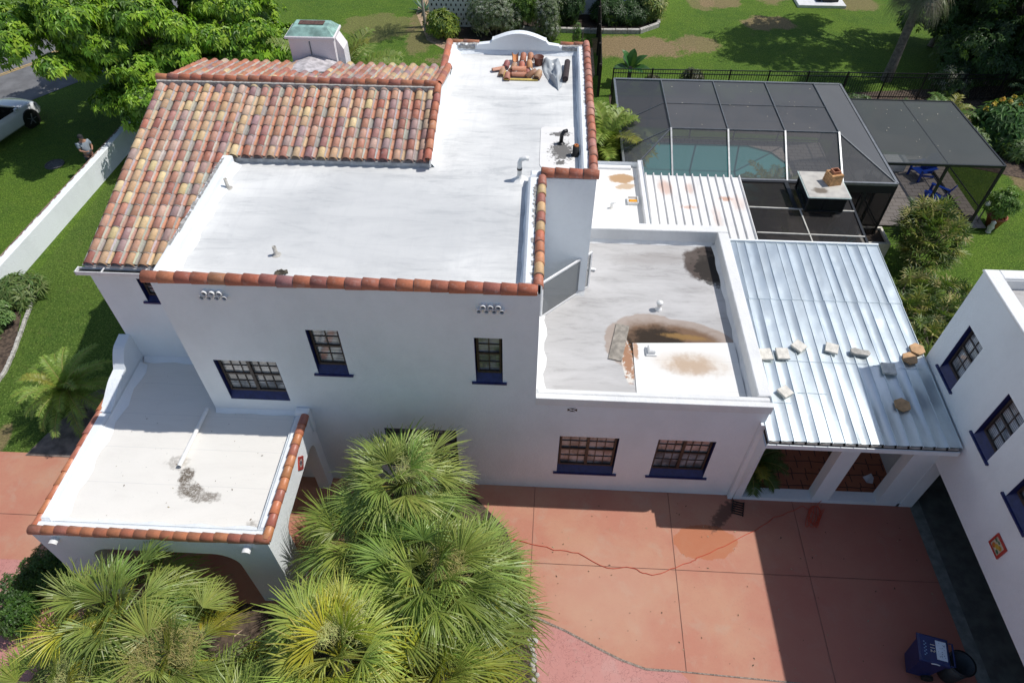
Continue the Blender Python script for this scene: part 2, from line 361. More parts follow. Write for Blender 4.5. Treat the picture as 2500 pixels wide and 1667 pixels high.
M['plastic_white'] = simple('white_plastic', (.78, .78, .76), .35, .08, 10, .05)
M['plastic_blue'] = simple('blue_plastic', (.006, .022, .11), .35, .2, 10, .1)
M['rubber'] = simple('rubber', (.015, .015, .015), .8, .3, 20, .2)
M['concrete'] = simple('concrete', (.46, .44, .4), .9, .35, 8, .5, 50)
M['cstone'] = simple('cream_paver', (.68, .65, .58), .8, .2, 12, .3, 60)
M['brick'] = simple('yellow_brick', (.55, .3, .13), .8, .35, 10, .4, 50)
def screen_mat(name, col, dens, rough=.6, gl=0.0):
    g = NT(name); g.base(g.mix(g.noise(.8, 4, co=g.geo), col, tuple(x * .8 for x in col))); g.set(Roughness=rough); g.b.inputs['Specular IOR Level'].default_value = .2
    lw = g.n('ShaderNodeNewGeometry'); dt = g.n('ShaderNodeVectorMath'); dt.operation = 'DOT_PRODUCT'
    g.l(lw.outputs['Normal'], dt.inputs[0]); g.l(lw.outputs['Incoming'], dt.inputs[1])
    cosn = g.math('MAXIMUM', g.math('ABSOLUTE', dt.outputs['Value']), .08)
    op = g.math('SUBTRACT', 1.0, g.math('POWER', 1 - dens, g.math('DIVIDE', 1.0, cosn)))   # a woven mesh closes up when seen slantwise
    tr = g.n('ShaderNodeBsdfTransparent'); mx = g.n('ShaderNodeMixShader'); g.l(op, mx.inputs[0]); g.l(tr.outputs[0], mx.inputs[1]); g.l(g.b.outputs[0], mx.inputs[2]); g.l(mx.outputs[0], g.out.inputs[0])
    return g.mat
M['screen'] = screen_mat('insect_screen', (.115, .12, .13), .47)
M['screen_dense'] = screen_mat('shade_cloth', (.085, .095, .095), .5)
M['screen_dark'] = screen_mat('dark_screen', (.02, .018, .018), .55)
M['screen_grey'] = screen_mat('grey_screen', (.3, .31, .31), .3)
def water():
    g = NT('pool_water'); g.base(g.mix(g.noise(.8, 3, co=g.geo), (.1, .42, .42), (.13, .47, .46))); g.set(Roughness=.05)
    g.bump(g.noise(4, 3, co=g.geo), .1, .02); return g.mat
M['water'] = water()
M['leaf'] = vcol('leaf', .5, .25, 9, 0, 0, .28)
M['leaf_thick'] = vcol('palm_leaf', .4, .12, 6, 0, 0, .32)
M['bark'] = simple('bark', (.19, .16, .13), .9, .4, 8, .8, 30)
M['twig'] = vcol('twigs', .8, .2, 20, 0, 0)
M['soil_dark'] = simple('soil', (.05, .035, .025), .95, .5, 8, .8)

# ================================================================== SETTING
def sheet(name, pts, z, mat, kind='structure'):
    mb = MB(); mb.face_holes(pts, [], lambda u, v: (u, v, z)); o = mb.build(name, mat); return tag(o, kind=kind)
mb = MB(); mb.quad((-260, -160, 0), (260, -160, 0), (260, 330, 0), (-260, 330, 0)); tag(mb.build('ground', M['lawn']), kind='structure')
sheet('side_lawn', [(-17.55, 9.9), (-9.9, 9.9), (-9.9, 26), (-17.45, 26)], .004, M['lawn_fine'])
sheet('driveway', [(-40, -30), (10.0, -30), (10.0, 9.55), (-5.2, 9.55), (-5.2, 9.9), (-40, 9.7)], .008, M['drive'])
sheet('driveway_border', [(-40, -30), (8, -30), (7, 1.5), (3.5, 5.0), (2.77, 5.0), (1.71, 5.4), (.27, 6.03), (-2, 6.6), (-10.4, 5.2), (-12.3, 6.8), (-40, 6.8)], .012, M['drive_pink'])
sheet('driveway_strip', [(10.0, -30), (10.3, -30), (10.3, 9.55), (10.0, 9.55)], .012, simple('grey_strip', (.2, .22, .2), .85, .3, 5, .4, 80))
sheet('garage_floor', [(10.3, -30), (16.5, -30), (16.5, 11), (10.3, 11)], .008, M['asphalt'])
mb = MB()
jm = simple('joint', (.2, .1, .075), .9, .4, 2)
def seg(mb, a, b, wd, z):
    a = Vector(a).to_3d(); b = Vector(b).to_3d(); d = (b - a).normalized(); n = Vector((-d.y, d.x, 0)) * wd / 2
    mb.quad(*[p + Vector((0, 0, z)) for p in (a - n, b - n, b + n, a + n)])
for a, b in (((.2, 9.45), (.14, 6.1)), ((3.72, 9.45), (3.66, 5.0)), ((6.95, 9.45), (6.78, -5)), ((.15, 7.34), (10, 7.32)), ((-14, 8.0), (-12.3, 8.0))): seg(mb, a, b, .012, .018)
tag(mb.build('driveway_joints', jm), kind='structure')
mb = MB()
for a, b in zip([(3.5, 4.99), (2.77, 5.0), (2.2, 5.18), (1.71, 5.4), (1.0, 5.74), (.27, 6.03)], [(2.77, 5.0), (2.2, 5.18), (1.71, 5.4), (1.0, 5.74), (.27, 6.03), (-.4, 6.2)]): seg(mb, a, b, .05, .02)
for a, b in (((3.5, 4.99), (9.9, 4.7)),): seg(mb, a, b, .03, .02)
tag(mb.build('driveway_gravel_joint', simple('gravel_joint', (.3, .24, .2), .9, .6, 30, .8, 60)), kind='structure')
BED = [(-10.3, 5.2), (-9.9, 6.0), (-5.5, 6.0), (-5.0, 5.9), (-4.3, 6.6), (-4.6, 8.0), (-4.3, 9.0), (-1.4, 9.1), (-.5, 8.2), (-.1, 7.0), (.2, 6.06), (.36, 4.84), (.42, 3.2), (.2, 1), (-9, .5), (-11.5, 2)]
sheet('planting_bed', BED, .03, M['mulch'])
sheet('walkway', [(-13.9, 9.75), (-10.3, 9.75), (-10.3, 13.2), (-11.4, 13.4), (-13.2, 11.9)], .02, M['flag'])
sheet('flower_bed', [(-19.0, 17.4), (-17.5, 16.4), (-16.75, 14.6), (-16.3, 13.5), (-16.1, 12.3), (-16.6, 10), (-26, 8), (-24, 15)], .012, M['mulch'])
sheet('road', [(-60, -2), (-28.7, 34.4), (-25.0, 41.5), (-21, 58), (-14, 58), (-18.5, 40), (-22.0, 32.0), (-24.2, 28.9), (-52, -6)], .01, M['road'])
mb = MB()
for k in range(-8, 18):
    o_ = Vector((-26.4, 32.2, 0)); d = Vector((.45, 1, 0)).normalized() if k > 0 else Vector((.72, 1, 0)).normalized()
    for s in (-.1, .1): seg(mb, o_ + d * k + Vector((s, 0, 0)), o_ + d * (k + 1.0) + Vector((s, 0, 0)), .09, .016)
tag(mb.build('road_line', simple('yellow_line', (.5, .34, .12), .8, .4, 4)), kind='structure')
sheet('back_bed', [(-6.9, 45), (-6.7, 41), (-4.6, 36.8), (-1.5, 36.3), (-1.5, 45)], .012, M['soil_dark'])
sheet('mulch_path', [(-7.4, 45), (-6.9, 45), (-6.4, 39.4), (-4.4, 36.4), (1.5, 36.1), (2.6, 36.3), (2.6, 33), (2, 31.5), (1.5, 34.2), (-5, 35.2), (-6.3, 36.5), (-7.4, 40)], .008, M['sand'])
sheet('right_bed', [(16.4, 26.2), (20, 24.8), (22, 25.2), (30, 26), (30, 34), (12, 31.4), (3.2, 31.0), (3.2, 28.2), (12.1, 27.6)], .012, M['mulch'])
sheet('neighbour_bed', [(-1.4, 38.0), (5.2, 38.0), (6.3, 38.9), (6.6, 41), (6.4, 45), (-1.4, 45)], .014, M['soil_dark'])
mb = MB()
for a, b in (((-1.4, 38.0), (3.2, 37.9)), ((3.2, 37.9), (5.2, 38.0)), ((5.2, 38.0), (6.3, 38.9)), ((6.3, 38.9), (6.6, 41))):
    d = Vector((b[0]-a[0], b[1]-a[1], 0)); L = d.length; T = Matrix.Translation((a[0], a[1], 0)) @ Matrix.Rotation(math.atan2(d.y, d.x), 4, 'Z')
    n = max(1, int(L / .6))
    for i in range(n): mb.cbox(i*L/n, (i+1)*L/n - .02, -.1, .1, 0, .24, .03, T=T)
fixn(mb.build('bed_kerb', M['concrete']))
tag(bpy.data.objects['bed_kerb'], 'low grey stone kerb edging the planting bed below the neighbouring white wall', 'kerb')
# pool deck and pool
DK = [(2.9, 20.0), (12.3, 20.0), (12.3, 21.3), (16.9, 21.3), (16.9, 26.2), (12.2, 26.2), (12.2, 27.1), (2.9, 27.1)]
POOL = [(4.15, 22.6), (8.6, 22.6), (9.6, 23.2), (10.3, 24.2), (10.4, 25.3), (9.9, 26.2), (9.0, 26.65), (4.15, 26.7)]
mb = MB(); mb.face_holes(DK, [POOL[::-1]], lambda u, v: (u, v, .09)); tag(mb.build('pool_deck', M['pavers']), kind='structure')
mb = MB(); mb.face_holes(POOL, [], lambda u, v: (u, v, .03))
for i in range(len(POOL)):
    a, b = POOL[i], POOL[(i+1) % len(POOL)]; mb.quad((a[0], a[1], .03), (b[0], b[1], .03), (b[0], b[1], .09), (a[0], a[1], .09))
tag(mb.build('pool_water', M['water']), kind='structure')
sheet('patio_floor', [(6.7, 15.0), (10.4, 15.0), (10.4, 20.0), (6.7, 20.0)], .03, M['hex'])
sheet('breezeway_floor', [(5.42, 9.62), (9.7, 9.62), (9.7, 15.2), (5.42, 15.2)], .06, M['hex'])

# ================================================================== HOUSE
HL = [((.52, .25, .16), 5), ((.47, .22, .16), 5), ((.42, .2, .17), 4), ((.45, .29, .27), 4), ((.76, .56, .30), 4), ((.60, .39, .23), 6), ((.56, .31, .21), 6), ((.37, .2, .19), 2), ((.62, .42, .31), 3)]
HLb = [c for c, n in HL for _ in range(n)]
HLr = [(.54, .19, .1), (.50, .16, .085), (.46, .15, .09), (.55, .23, .12), (.42, .15, .11), (.51, .18, .1)]
GRY = (.34, .31, .27)
def barrel(mb, p0, p1, r0, r1, up, col, n=8, th=.016, a0=0, a1=180, rim=True):
    p0 = Vector(p0); p1 = Vector(p1); d = (p1 - p0).normalized(); up = Vector(up); u = (up - d * up.dot(d)).normalized(); s = d.cross(u)
    vs = []
    def ring(p, r):
        for j in range(n + 1):
            t = R_(a0 + (a1 - a0) * j / n); vs.append(p + s * (r * math.cos(t)) + u * (r * math.sin(t)))
    ring(p0, r0); ring(p1, r1)
    fs = [(j, j+1, n+1+j+1, n+1+j) for j in range(n)]
    if rim:
        ring(p0, r0 - th); ring(p1, max(.01, r1 - th)); b = 2*(n+1)
        fs += [(j, b+j, b+j+1, j+1) for j in range(n)] + [(b+j, b+n+1+j, b+n+1+j+1, b+j+1) for j in range(n)]
    mb.add(vs, fs, col)
from mathutils import noise as mnoise
def pickc(x, y, sgn):     # warm and cool firings drift across the roof; the back slope is redder at its left end
    v = mnoise.noise(Vector((x * .45, y * .45, 3))); r = rnd()
    if sgn < 0 and x < -5.5 and rnd() < .75 * min(1, (-5.5 - x) / 2): return random.choice([(.56, .22, .12), (.52, .19, .11), (.5, .2, .14)])
    if v > .12 and r < .45: return random.choice([(.46, .17, .11), (.38, .145, .11), (.44, .27, .25)])
    if v < -.12 and r < .4: return random.choice([(.66, .45, .24), (.60, .37, .2)])
    return random.choice(HLb)
def slope_tiles(mb, cols, eave, ridge, zf, sgn, gap_top=.05, skip=None):
    # cols: x centres; eave(x) -> y; ridge y; zf(y) roof plane; sgn +1 when y grows up the slope
    for cx in cols:
        y = eave(cx); k = 0; top = ridge - sgn * gap_top; step = .322
        while (top - y) * sgn > .06:
            y2 = y + sgn * min(.40, abs(top - y) + .02); z0 = zf(y) + .018; z1 = zf(y2) + .004
            if not (skip and skip(cx, y)):
                jx = rr(-.008, .008); col = jit(pickc(cx, y, sgn), .12)
                barrel(mb, (cx + jx, y, z0), (cx + rr(-.006, .006), y2, z1), .112, .097, (0, 0, 1), col, th=.01)
                # mortar collar just above the lip of the tile below
                if k: barrel(mb, (cx + jx, y - sgn * rr(.022, .04), zf(y) + .004), (cx + jx, y + sgn * .01, zf(y) + .004), .111, .114, (0, 0, 1), jit((.46, .43, .39), .12), n=7, rim=False)
            y += sgn * step * rr(.97, 1.03); k += 1
        # pan between this column and the next
        y = eave(cx) + sgn * .02; top = ridge - sgn * gap_top; px = cx + .153
        while (top - y) * sgn > .06:
            y2 = y + sgn * min(.36, abs(top - y)); c = random.choice([(.5, .22, .13), (.45, .2, .13), (.5, .24, .14), (.3, .27, .23), (.56, .38, .22), (.45, .25, .18), (.42, .2, .14)])
            if not (skip and skip(px, y)):
                barrel(mb, (px + .012, y, zf(y) + .085), (px + .012, y2, zf(y2) + .062), .042, .042, (0, 0, 1), jit(c), n=4, a0=195, a1=345, rim=False)
                w_ = .03; mb.quad((px - .062, y, zf(y) + .088), (px - .022, y, zf(y) + .06), (px - .022, y2, zf(y2) + .052), (px - .062, y2, zf(y2) + .078), jit((.36, .33, .29), .3))
            y += sgn * .322
def coping(mb, a, b, r=.115, step=.31, pal=None, up=(0, 0, 1), mort=True):
    a = Vector(a); b = Vector(b); L = (b - a).length; d = (b - a) / L; n = max(1, round(L / step)); st = L / n
    for i in range(n):
        p = a + d * (i * st); q = p + d * (st * 1.12); w_ = Vector((rr(-.008, .008), rr(-.008, .008), rr(-.006, .006)))
        barrel(mb, p + w_ + Vector((0, 0, .012)), q + w_, r * 1.05, r * .92, up, jit(random.choice(pal or HLr), .13), n=9, a0=-25, a1=205)
        if mort and rnd() < .7:
            barrel(mb, p + w_ - d * .012, p + w_ + d * .012, r * .98, r * .98, up, jit((.22, .17, .15), .3), n=9, a0=-20, a1=200, rim=False)

house = thing('house', 'white two storey house with clay tile gable and flat roofs, centre of the photo', 'house', (-3, 13, 0))
def hp(mbx, name, mats, smooth=False, parent=None):   # part of the house
    o = mbx.build(name, mats, None, smooth); p = parent or house
    o.parent = p; o.matrix_parent_inverse = house_inv; return o
bpy.context.view_layer.update()
house_inv = Matrix.Translation((3, -13, 0))

YF, YR = 9.47, 11.0
def rect(u0, u1, v0, v1): return [(u0, v0), (u1, v0), (u1, v1), (u0, v1)]
WIN = [  # x0,x1,z0,z1, leaves, cols, sill(wide ledge)
    (-7.0, -5.6, 3.38, 4.75, 2, 3, False), (-4.72, -4.03, 4.42, 5.82, 1, 2, True), (-1.22, -.63, 4.35, 5.77, 1, 2, True),
    (-3.53, -1.78, .87, 2.44, 2, 3, True), (.73, 2.17, .81, 2.4, 2, 3, True), (3.1, 4.48, .81, 2.42, 2, 3, True)]
mb = MB()
outer = [(-7.5, 0), (5.4, 0), (5.4, 3.87), (.11, 3.87), (.11, 7.06), (-7.5, 7.06)]
XV = [(.96 - .11, 3.41), (.96 + .11, 3.41), (.96 + .11, 3.53), (.96 - .11, 3.53)]
mb.face_holes(outer, [rect(*w[:4])[::-1] for w in WIN], lambda u, v: (u, YF, v))
DEP = .17
def reveals(mb, w, P, dep):
    x0, x1, z0, z1 = w
    for a, b in (((x0, z0), (x0, z1)), ((x0, z1), (x1, z1)), ((x1, z1), (x1, z0)), ((x1, z0), (x0, z0))):
        mb.quad(P(a[0], a[1], 0), P(b[0], b[1], 0), P(b[0], b[1], dep), P(a[0], a[1], dep))
PF = lambda u, v, d: (u, YF + d, v)
PR_ = lambda u, v, d: (u, YR + d, v)
for w_ in WIN: reveals(mb, w_[:4], PF, .22)
SW = (-9.0, -8.6, 4.95, 5.66)
mb.face_holes([(-10.02, 0), (-7.5, 0), (-7.5, 6.02), (-10.02, 6.02)], [rect(*SW)[::-1]], lambda u, v: (u, YR, v)); reveals(mb, SW, PR_, .2)
def vq(a, b, z0, z1): mb.quad((a[0], a[1], z0), (b[0], b[1], z0), (b[0], b[1], z1), (a[0], a[1], z1))
vq((-7.5, YR), (-7.5, YF), 0, 7.06); vq((-10.02, 19.0), (-10.02, YR), 0, 6.0); vq((.11, YF), (.11, 13.42), 3.3, 7.06)
vq((-10.02, 19), (-2.9, 19), 0, 6.9); vq((-2.9, 19), (-2.9, 20.5), 0, 7.05)
mb.add([(-10.02, YR, 6.0), (-10.02, 16.5, 7.48), (-10.02, 19, 6.88), (-10.02, 19, 6.0)], [(0, 1, 2, 3)])
vq((.11, 13.42), (1.33, 13.42), 3.0, 7.0); vq((1.33, 13.42), (1.33, 20.5), 2.8, 7.0); vq((-2.9, 20.5), (1.33, 20.5), 0, 6.95)
vq((5.4, YF), (5.4, 15.9), 0, 3.87); vq((1.33, 15.92), (5.4, 15.92), 2.8, 3.87)
vq((-7.5, 10.8), (-7.5, 14.0), 5.5, 7.0)
# triangle wall where the tile slopes meet the flat roof
mb.add([(-2.62, 14.0, 6.8), (-2.62, 19.0, 6.8), (-2.62, 19.0, 6.95), (-2.62, 16.5, 7.58), (-2.62, 14.0, 6.95)], [(0, 1, 2, 3, 4)])
# rear extension
vq((1.33, 20.2), (3.45, 20.2), 0, 3.2); vq((3.45, 15.9), (3.45, 20.2), 0, 3.3); vq((6.75, 16), (6.75, 19.9), 0, 2.7)
vq((9.7, 11.55), (9.7, 15.3), 0, 3.4)
hp(mb, 'wall', M['stucco'])

# ---------- windows
def window(P, w, leaves, cols, sill, parent, inv, gm='glass', mid=.5, rise=.2):
    x0, x1, z0, z1 = w; zs = z0 + rise       # the blue sloping sill fills the foot of the opening
    def bx(mb, a, b, c, d, y0, y1):
        vs = [P(u, v, y) for v in (c, d) for y in (y0, y1) for u in (a, b)]
        mb.add(vs, [(0, 2, 3, 1), (4, 5, 7, 6), (0, 1, 5, 4), (2, 6, 7, 3), (0, 4, 6, 2), (1, 3, 7, 5)])
    f = MB(); t = .045; y0, y1 = .10, .165
    bx(f, x0 + .03, x1 - .03, z1 - .05, z1 - .004, y0, y1); bx(f, x0 + .03, x1 - .03, zs, zs + .06, y0, y1)
    bx(f, x0 + .03, x0 + .03 + t, zs + .06, z1 - .05, y0, y1); bx(f, x1 - .03 - t, x1 - .03, zs + .06, z1 - .05, y0, y1)
    a0, a1 = x0 + .03 + t, x1 - .03 - t; zm = zs + (z1 - zs) * mid
    W_ = (a1 - a0) / leaves
    for k in range(leaves):
        l, r = a0 + k * W_, a0 + (k + 1) * W_
        if k: bx(f, l - .035, l + .035, zs + .06, z1 - .05, y0 - .01, y1 - .002)
        bx(f, l + .002, r - .002, zm - .02, zm + .03, y0 + .008, y1 - .006)
    win = f.build('window', M['frame']); win.parent = parent; win.matrix_parent_inverse = inv; fixn(win)
    m = MB()
    for k in range(leaves):
        l, r = a0 + k * W_, a0 + (k + 1) * W_
        for c in range(1, cols): u = l + (r - l) * c / cols; bx(m, u - .009, u + .009, zs + .06, z1 - .05, y0 + .03, y0 + .045)
        for h0, h1 in ((zm, z1 - .05), (zs + .06, zm)): v = (h0 + h1) / 2; bx(m, l, r, v - .009, v + .009, y0 + .031, y0 + .0445)
    q = m.build('glazing_bars', M['frame']); q.parent = win
    g = MB(); g.quad(P(x0 + .04, zs + .02, .15), P(x1 - .04, zs + .02, .15), P(x1 - .04, z1 - .02, .15), P(x0 + .04, z1 - .02, .15)); q = g.build('pane', M[gm]); q.parent = win
    s = MB(); 
    s.add([P(x0 + .004, z0 + .01, -.012), P(x1 - .004, z0 + .01, -.012), P(x1 - .004, zs + .03, .14), P(x0 + .004, zs + .03, .14), P(x0 + .004, z0 - .0, .15), P(x1 - .004, z0, .15)],
          [(0, 1, 2, 3), (0, 3, 4), (1, 5, 2), (0, 4, 5, 1)])
    if sill: bx(s, x0 - .09, x1 + .09, z0 - .035, z0 + .012, -.05, .02)
    for u in (x0 + .003, x1 - .003):
        du = .006 if u < (x0 + x1) / 2 else -.006; bx(s, min(u, u+du), max(u, u+du), z0 + .01, z1 - .003, .004, .15)
    q = s.build('sill', M['navy']); q.parent = win
    return win
for i, w_ in enumerate(WIN):
    window(PF, w_[:4], w_[4], w_[5], w_[6], house, house_inv, 'glass_clear' if i in (0, 1) else 'glass')
wn = window(PR_, SW, 1, 1, True, house, house_inv, rise=.1)

# ---------- flat roofs
def slab(name, pts, z, mat, th=.12):
    m = MB(); m.face_holes(pts, [], lambda u, v: (u, v, z)); return hp(m, name, mat)
slab('flat_roof', [(-7.5, YF + .1), (.05, YF + .1), (.05, 13.5), (1.25, 13.5), (1.25, 20.4), (-2.65, 20.4), (-2.65, 14.13), (-7.5, 14.13)], 6.76, M['membrane'])
slab('low_flat_roof', [(.11, YF + .05), (5.35, YF + .05), (5.35, 15.9), (1.33, 15.9), (1.33, 13.42), (.11, 13.42)], 3.4, M['membrane_low'])
slab('rear_flat_roof', [(1.33, 15.9), (3.3, 15.9), (3.3, 20.15), (1.33, 20.15)], 3.0, M['membrane_ext'])
# upstands / parapets of the main flat roof
mb = MB()
def cove(mb, a, b, n, z, w_=.12, h=.12):   # sloped fillet: a-b along the foot of a wall, n points away from it
    a = Vector(a).to_3d(); b = Vector(b).to_3d(); n = Vector(n).to_3d()
    k = max(1, int((b - a).length / .25)); d = (b - a) / k
    for i in range(k):
        p, q = a + d * i, a + d * (i + 1); w1 = w_ * (1 + .25 * math.sin(i * 1.7)); w2 = w_ * (1 + .25 * math.sin((i+1) * 1.7))
        mb.quad(p + n * w1 + Vector((0, 0, z + .003)), q + n * w2 + Vector((0, 0, z + .003)), q + Vector((0, 0, z + h)), p + Vector((0, 0, z + h)))
mb.cbox(-7.5, .06, YF + .02, YF + .28, 6.7, 7.03, .03); cove(mb, (-7.5, YF + .28), (-.28, YF + .28), (0, 1), 6.76, .2, .1)
mb.cbox(-7.62, -7.38, YF + .28, 14.0, 6.5, 7.02, .04); cove(mb, (-7.38, YF + .3), (-7.38, 13.95), (1, 0), 6.76, .16, .1)
mb.cbox(-.24, .08, YF + .28, 13.44, 6.6, 7.05, .05); cove(mb, (-.24, YF + .3), (-.24, 13.5), (-1, 0), 6.76, .06, .1)
mb.cbox(-.2, 1.3, 13.44, 13.66, 6.6, 7.06, .03); cove(mb, (-.2, 13.66), (1.0, 13.66), (0, 1), 6.76, .08, .1)
mb.cbox(1.0, 1.31, 13.66, 20.3, 6.6, 7.04, .04); cove(mb, (1.0, 13.7), (1.0, 20.3), (-1, 0), 6.76, .06, .1)
mb.cbox(-2.92, 1.31, 20.3, 20.5, 6.4, 7.0, .03); cove(mb, (-2.6, 20.3), (1.0, 20.3), (0, -1), 6.76, .1, .1)
mb.cbox(-2.92, -2.62, 18.5, 20.3, 6.4, 7.02, .04); cove(mb, (-2.62, 14.1), (-2.62, 20.3), (1, 0), 6.76, .1, .13)
pp = hp(mb, 'parapet', M['stucco'])
# curved pediment at the back
mb = MB(); ped = [(-2.05, 6.9), (-1.95, 7.02), (-1.62, 7.06), (-1.55, 7.14)]
for i in range(15):
    t = i / 14; x = -1.5 + 1.52 * t; ped.append((x, 7.15 + .2 * math.sin(math.pi * t)))
ped += [(.07, 7.14), (.14, 7.06), (.45, 7.02), (.55, 6.9)]
n = len(ped); Y0, Y1 = 20.28, 20.46
vs = [(x, Y0, z) for x, z in ped] + [(x, Y1, z) for x, z in ped]
mb.add(vs, [tuple(range(n)), tuple(range(2*n-1, n-1, -1))] + [(i, n+i, n+i+1, i+1) for i in range(n-1)])
for i in range(3, n - 4):   # thin raised coping
    a, b = ped[i], ped[i+1]; mb.quad((a[0], Y0 - .035, a[1] + .035), (b[0], Y0 - .035, b[1] + .035), (b[0], Y1 + .03, b[1] + .035), (a[0], Y1 + .03, a[1] + .035))
    mb.quad((a[0], Y0 - .035, a[1] - .02), (b[0], Y0 - .035, b[1] - .02), (b[0], Y0 - .035, b[1] + .035), (a[0], Y0 - .035, a[1] + .035))
hp(mb, 'pediment', M['stucco'])
# ragged grey mortar along the copings and the tile verge
mb = MB()
def rag(a, b, w0, w1, z, nrm, drop=.0):
    a = Vector(a).to_3d(); b = Vector(b).to_3d(); nrm = Vector(nrm).to_3d(); k = int((b - a).length / .07)
    for i in range(k):
        if rnd() < .12: continue
        p = a + (b - a) * (i / k); q = a + (b - a) * ((i + 1.1) / k); e = rr(w0, w1)
        zz = Vector((0, 0, z + rr(0, .02)))
        mb.quad(p + zz, q + zz, q + nrm * rr(w0, w1) + zz - Vector((0, 0, drop)), p + nrm * e + zz - Vector((0, 0, drop)), jit((1, 1, 1), .3))
rag((.02, 9.8), (.02, 13.3), .09, .16, 7.06, (-1, 0), .02); rag((1.24, 13.8), (1.24, 20.2), .09, .17, 7.05, (-1, 0), .03)
rag((-2.8, 20.44), (-2.0, 20.44), .12, .15, 7.0, (0, -1)); rag((.55, 20.44), (1.2, 20.44), .12, .15, 7.0, (0, -1))
rag((-2.8, 20.29), (-2.0, 20.29), .01, .02, 6.98, (0, -1), .1); rag((.55, 20.29), (1.2, 20.29), .01, .02, 6.98, (0, -1), .1)
rag((-7.5, 10.6), (-7.5, 13.9), .02, .13, 7.025, (-1, 0)); rag((-7.4, YF + .1), (0, YF + .1), .05, .07, 7.03, (0, 1))
hp(mb, 'coping_mortar', M['mortar'])
mb = MB(); mb.box(-7.4, -2.6, 14.07, 14.13, 6.7, 6.875)
hp(mb, 'eave_fascia', simple('grey_fascia', (.42, .43, .44), .8, .3, 8, .3))

# ---------- tiled gable
zf = lambda y: 6.08 + .262 * (y - 10.93) if y < 16.5 else 7.54 - .26 * (y - 16.5)
YRG = 16.5
tiles = MB()
NC = 24; X0 = -9.84
cols = [X0 + .305 * i for i in range(NC)]
slope_tiles(tiles, [c for c in cols if c < -2.7], lambda x: 10.92 if x < -7.45 else 14.05, YRG, zf, 1)
slope_tiles(tiles, [c for c in cols if c < -2.7], lambda x: 18.95, YRG, zf, -1, skip=lambda x, y: -7.0 < x < -6.0 and y > 17.9)
tr = hp(tiles, 'tile_roof', M['tile'], True)
for p in tr.data.polygons: p.use_smooth = True
mb = MB()   # bedding under the tiles
mb.quad((-10.0, 10.92, zf(10.92)), (-7.55, 10.92, zf(10.92)), (-7.55, YRG, zf(YRG)), (-9.98, YRG, zf(YRG)))
mb.quad((-7.55, 14.05, zf(14.05)), (-2.6, 14.05, zf(14.05)), (-2.6, YRG, zf(YRG)), (-7.55, YRG, zf(YRG)))
mb.quad((-9.98, YRG, zf(YRG)), (-2.6, YRG, zf(YRG)), (-2.6, 19.0, zf(19.0)), (-9.98, 19.0, zf(19.0)))
mb.box(-9.95, -2.65, YRG - .17, YRG + .15, 7.5, 7.64)
hp(mb, 'tile_bedding', M['mortar'])
rt = MB()
coping(rt, (-9.98, YRG, 7.64), (-2.7, YRG, 7.64), .1, .30)
hp(rt, 'ridge_tiles', M['tile'], True)
rt = MB(); coping(rt, (-2.66, 13.95, 7.03), (-2.66, 16.45, 7.62), .095, .33); coping(rt, (-2.66, 18.55, 7.14), (-2.66, 16.6, 7.62), .095, .33)
hp(rt, 'verge_tiles', M['tile'], True)
HM = HLr * 3 + [(.55, .3, .14), (.52, .28, .12), (.36, .17, .15)]
def crun(name, mat, *a, **k): rt = MB(); coping(rt, *a, **k); hp(rt, name, mat, True)
crun('coping_tiles', M['tile'], (-7.66, YF + .1, 7.06), (.02, YF + .1, 7.06), .125, .338, HM)
crun('coping_tiles', M['tile'], (.07, YF + .15, 7.07), (.07, 13.3, 7.07), .1, .33, HLr + [(.33, .14, .12), (.4, .2, .17), (.6, .4, .2)])
crun('coping_tiles', M['tile'], (.05, 13.5, 7.09), (1.34, 13.5, 7.08), .125, .36); crun('coping_tiles', M['tile'], (1.27, 13.5, 7.06), (1.27, 20.45, 7.04), .105, .36, [(.52, .24, .18), (.48, .2, .14), (.5, .17, .1)])
crun('coping_tiles', M['tile'], (-2.84, 20.42, 7.02), (-2.84, 18.6, 7.02), .1, .36); crun('coping_tiles', M['tile'], (-2.85, 20.5, 6.98), (-2.0, 20.5, 6.98), .08, .4, mort=False); crun('coping_tiles', M['tile'], (.5, 20.5, 6.98), (1.3, 20.5, 6.98), .08, .4, mort=False)
# gutter
mb = MB()
mb.box(-10.1, -7.6, 10.74, 10.76, 5.95, 6.05); mb.box(-10.1, -7.6, 10.9, 10.92, 5.95, 6.04); mb.box(-10.1, -7.6, 10.76, 10.9, 5.94, 5.95); mb.box(-10.11, -10.09, 10.74, 10.92, 5.94, 6.05)
for x in (-9.5, -8.55): mb.box(x - .015, x + .015, 10.73, 10.92, 6.045, 6.06)
hp(mb, 'gutter', M['white_trim'])
mb = MB(); mb.box(-10.08, -7.62, 10.765, 10.895, 5.955, 5.99); hp(mb, 'gutter_trough', M['bronze'])

# ---------- low block parapet
mb = MB()
mb.cbox(.11, 5.42, YF - .02, YF + .12, 3.62, 3.87, .01); mb.cbox(.12, 5.42, YF + .12, YF + .3, 3.36, 3.86, .05); cove(mb, (.12, YF + .3), (5.1, YF + .3), (0, 1), 3.4, .07, .1)
mb.cbox(5.14, 5.44, YF + .3, 15.66, 3.3, 3.87, .02); cove(mb, (5.14, YF + .3), (5.14, 15.6), (-1, 0), 3.4, .08, .1)
mb.cbox(1.33, 5.44, 15.66, 15.96, 3.3, 3.88, .02); cove(mb, (1.4, 15.66), (5.1, 15.66), (0, -1), 3.4, .08, .1)
cove(mb, (.115, YF + .3), (.115, 13.4), (1, 0), 3.4, .2, .12); cove(mb, (.115, 13.41), (1.33, 13.41), (0, -1), 3.4, .08, .12)
hp(mb, 'low_parapet', stucco('stucco_worn', (.76, .76, .75), (.5, .5, .5)))
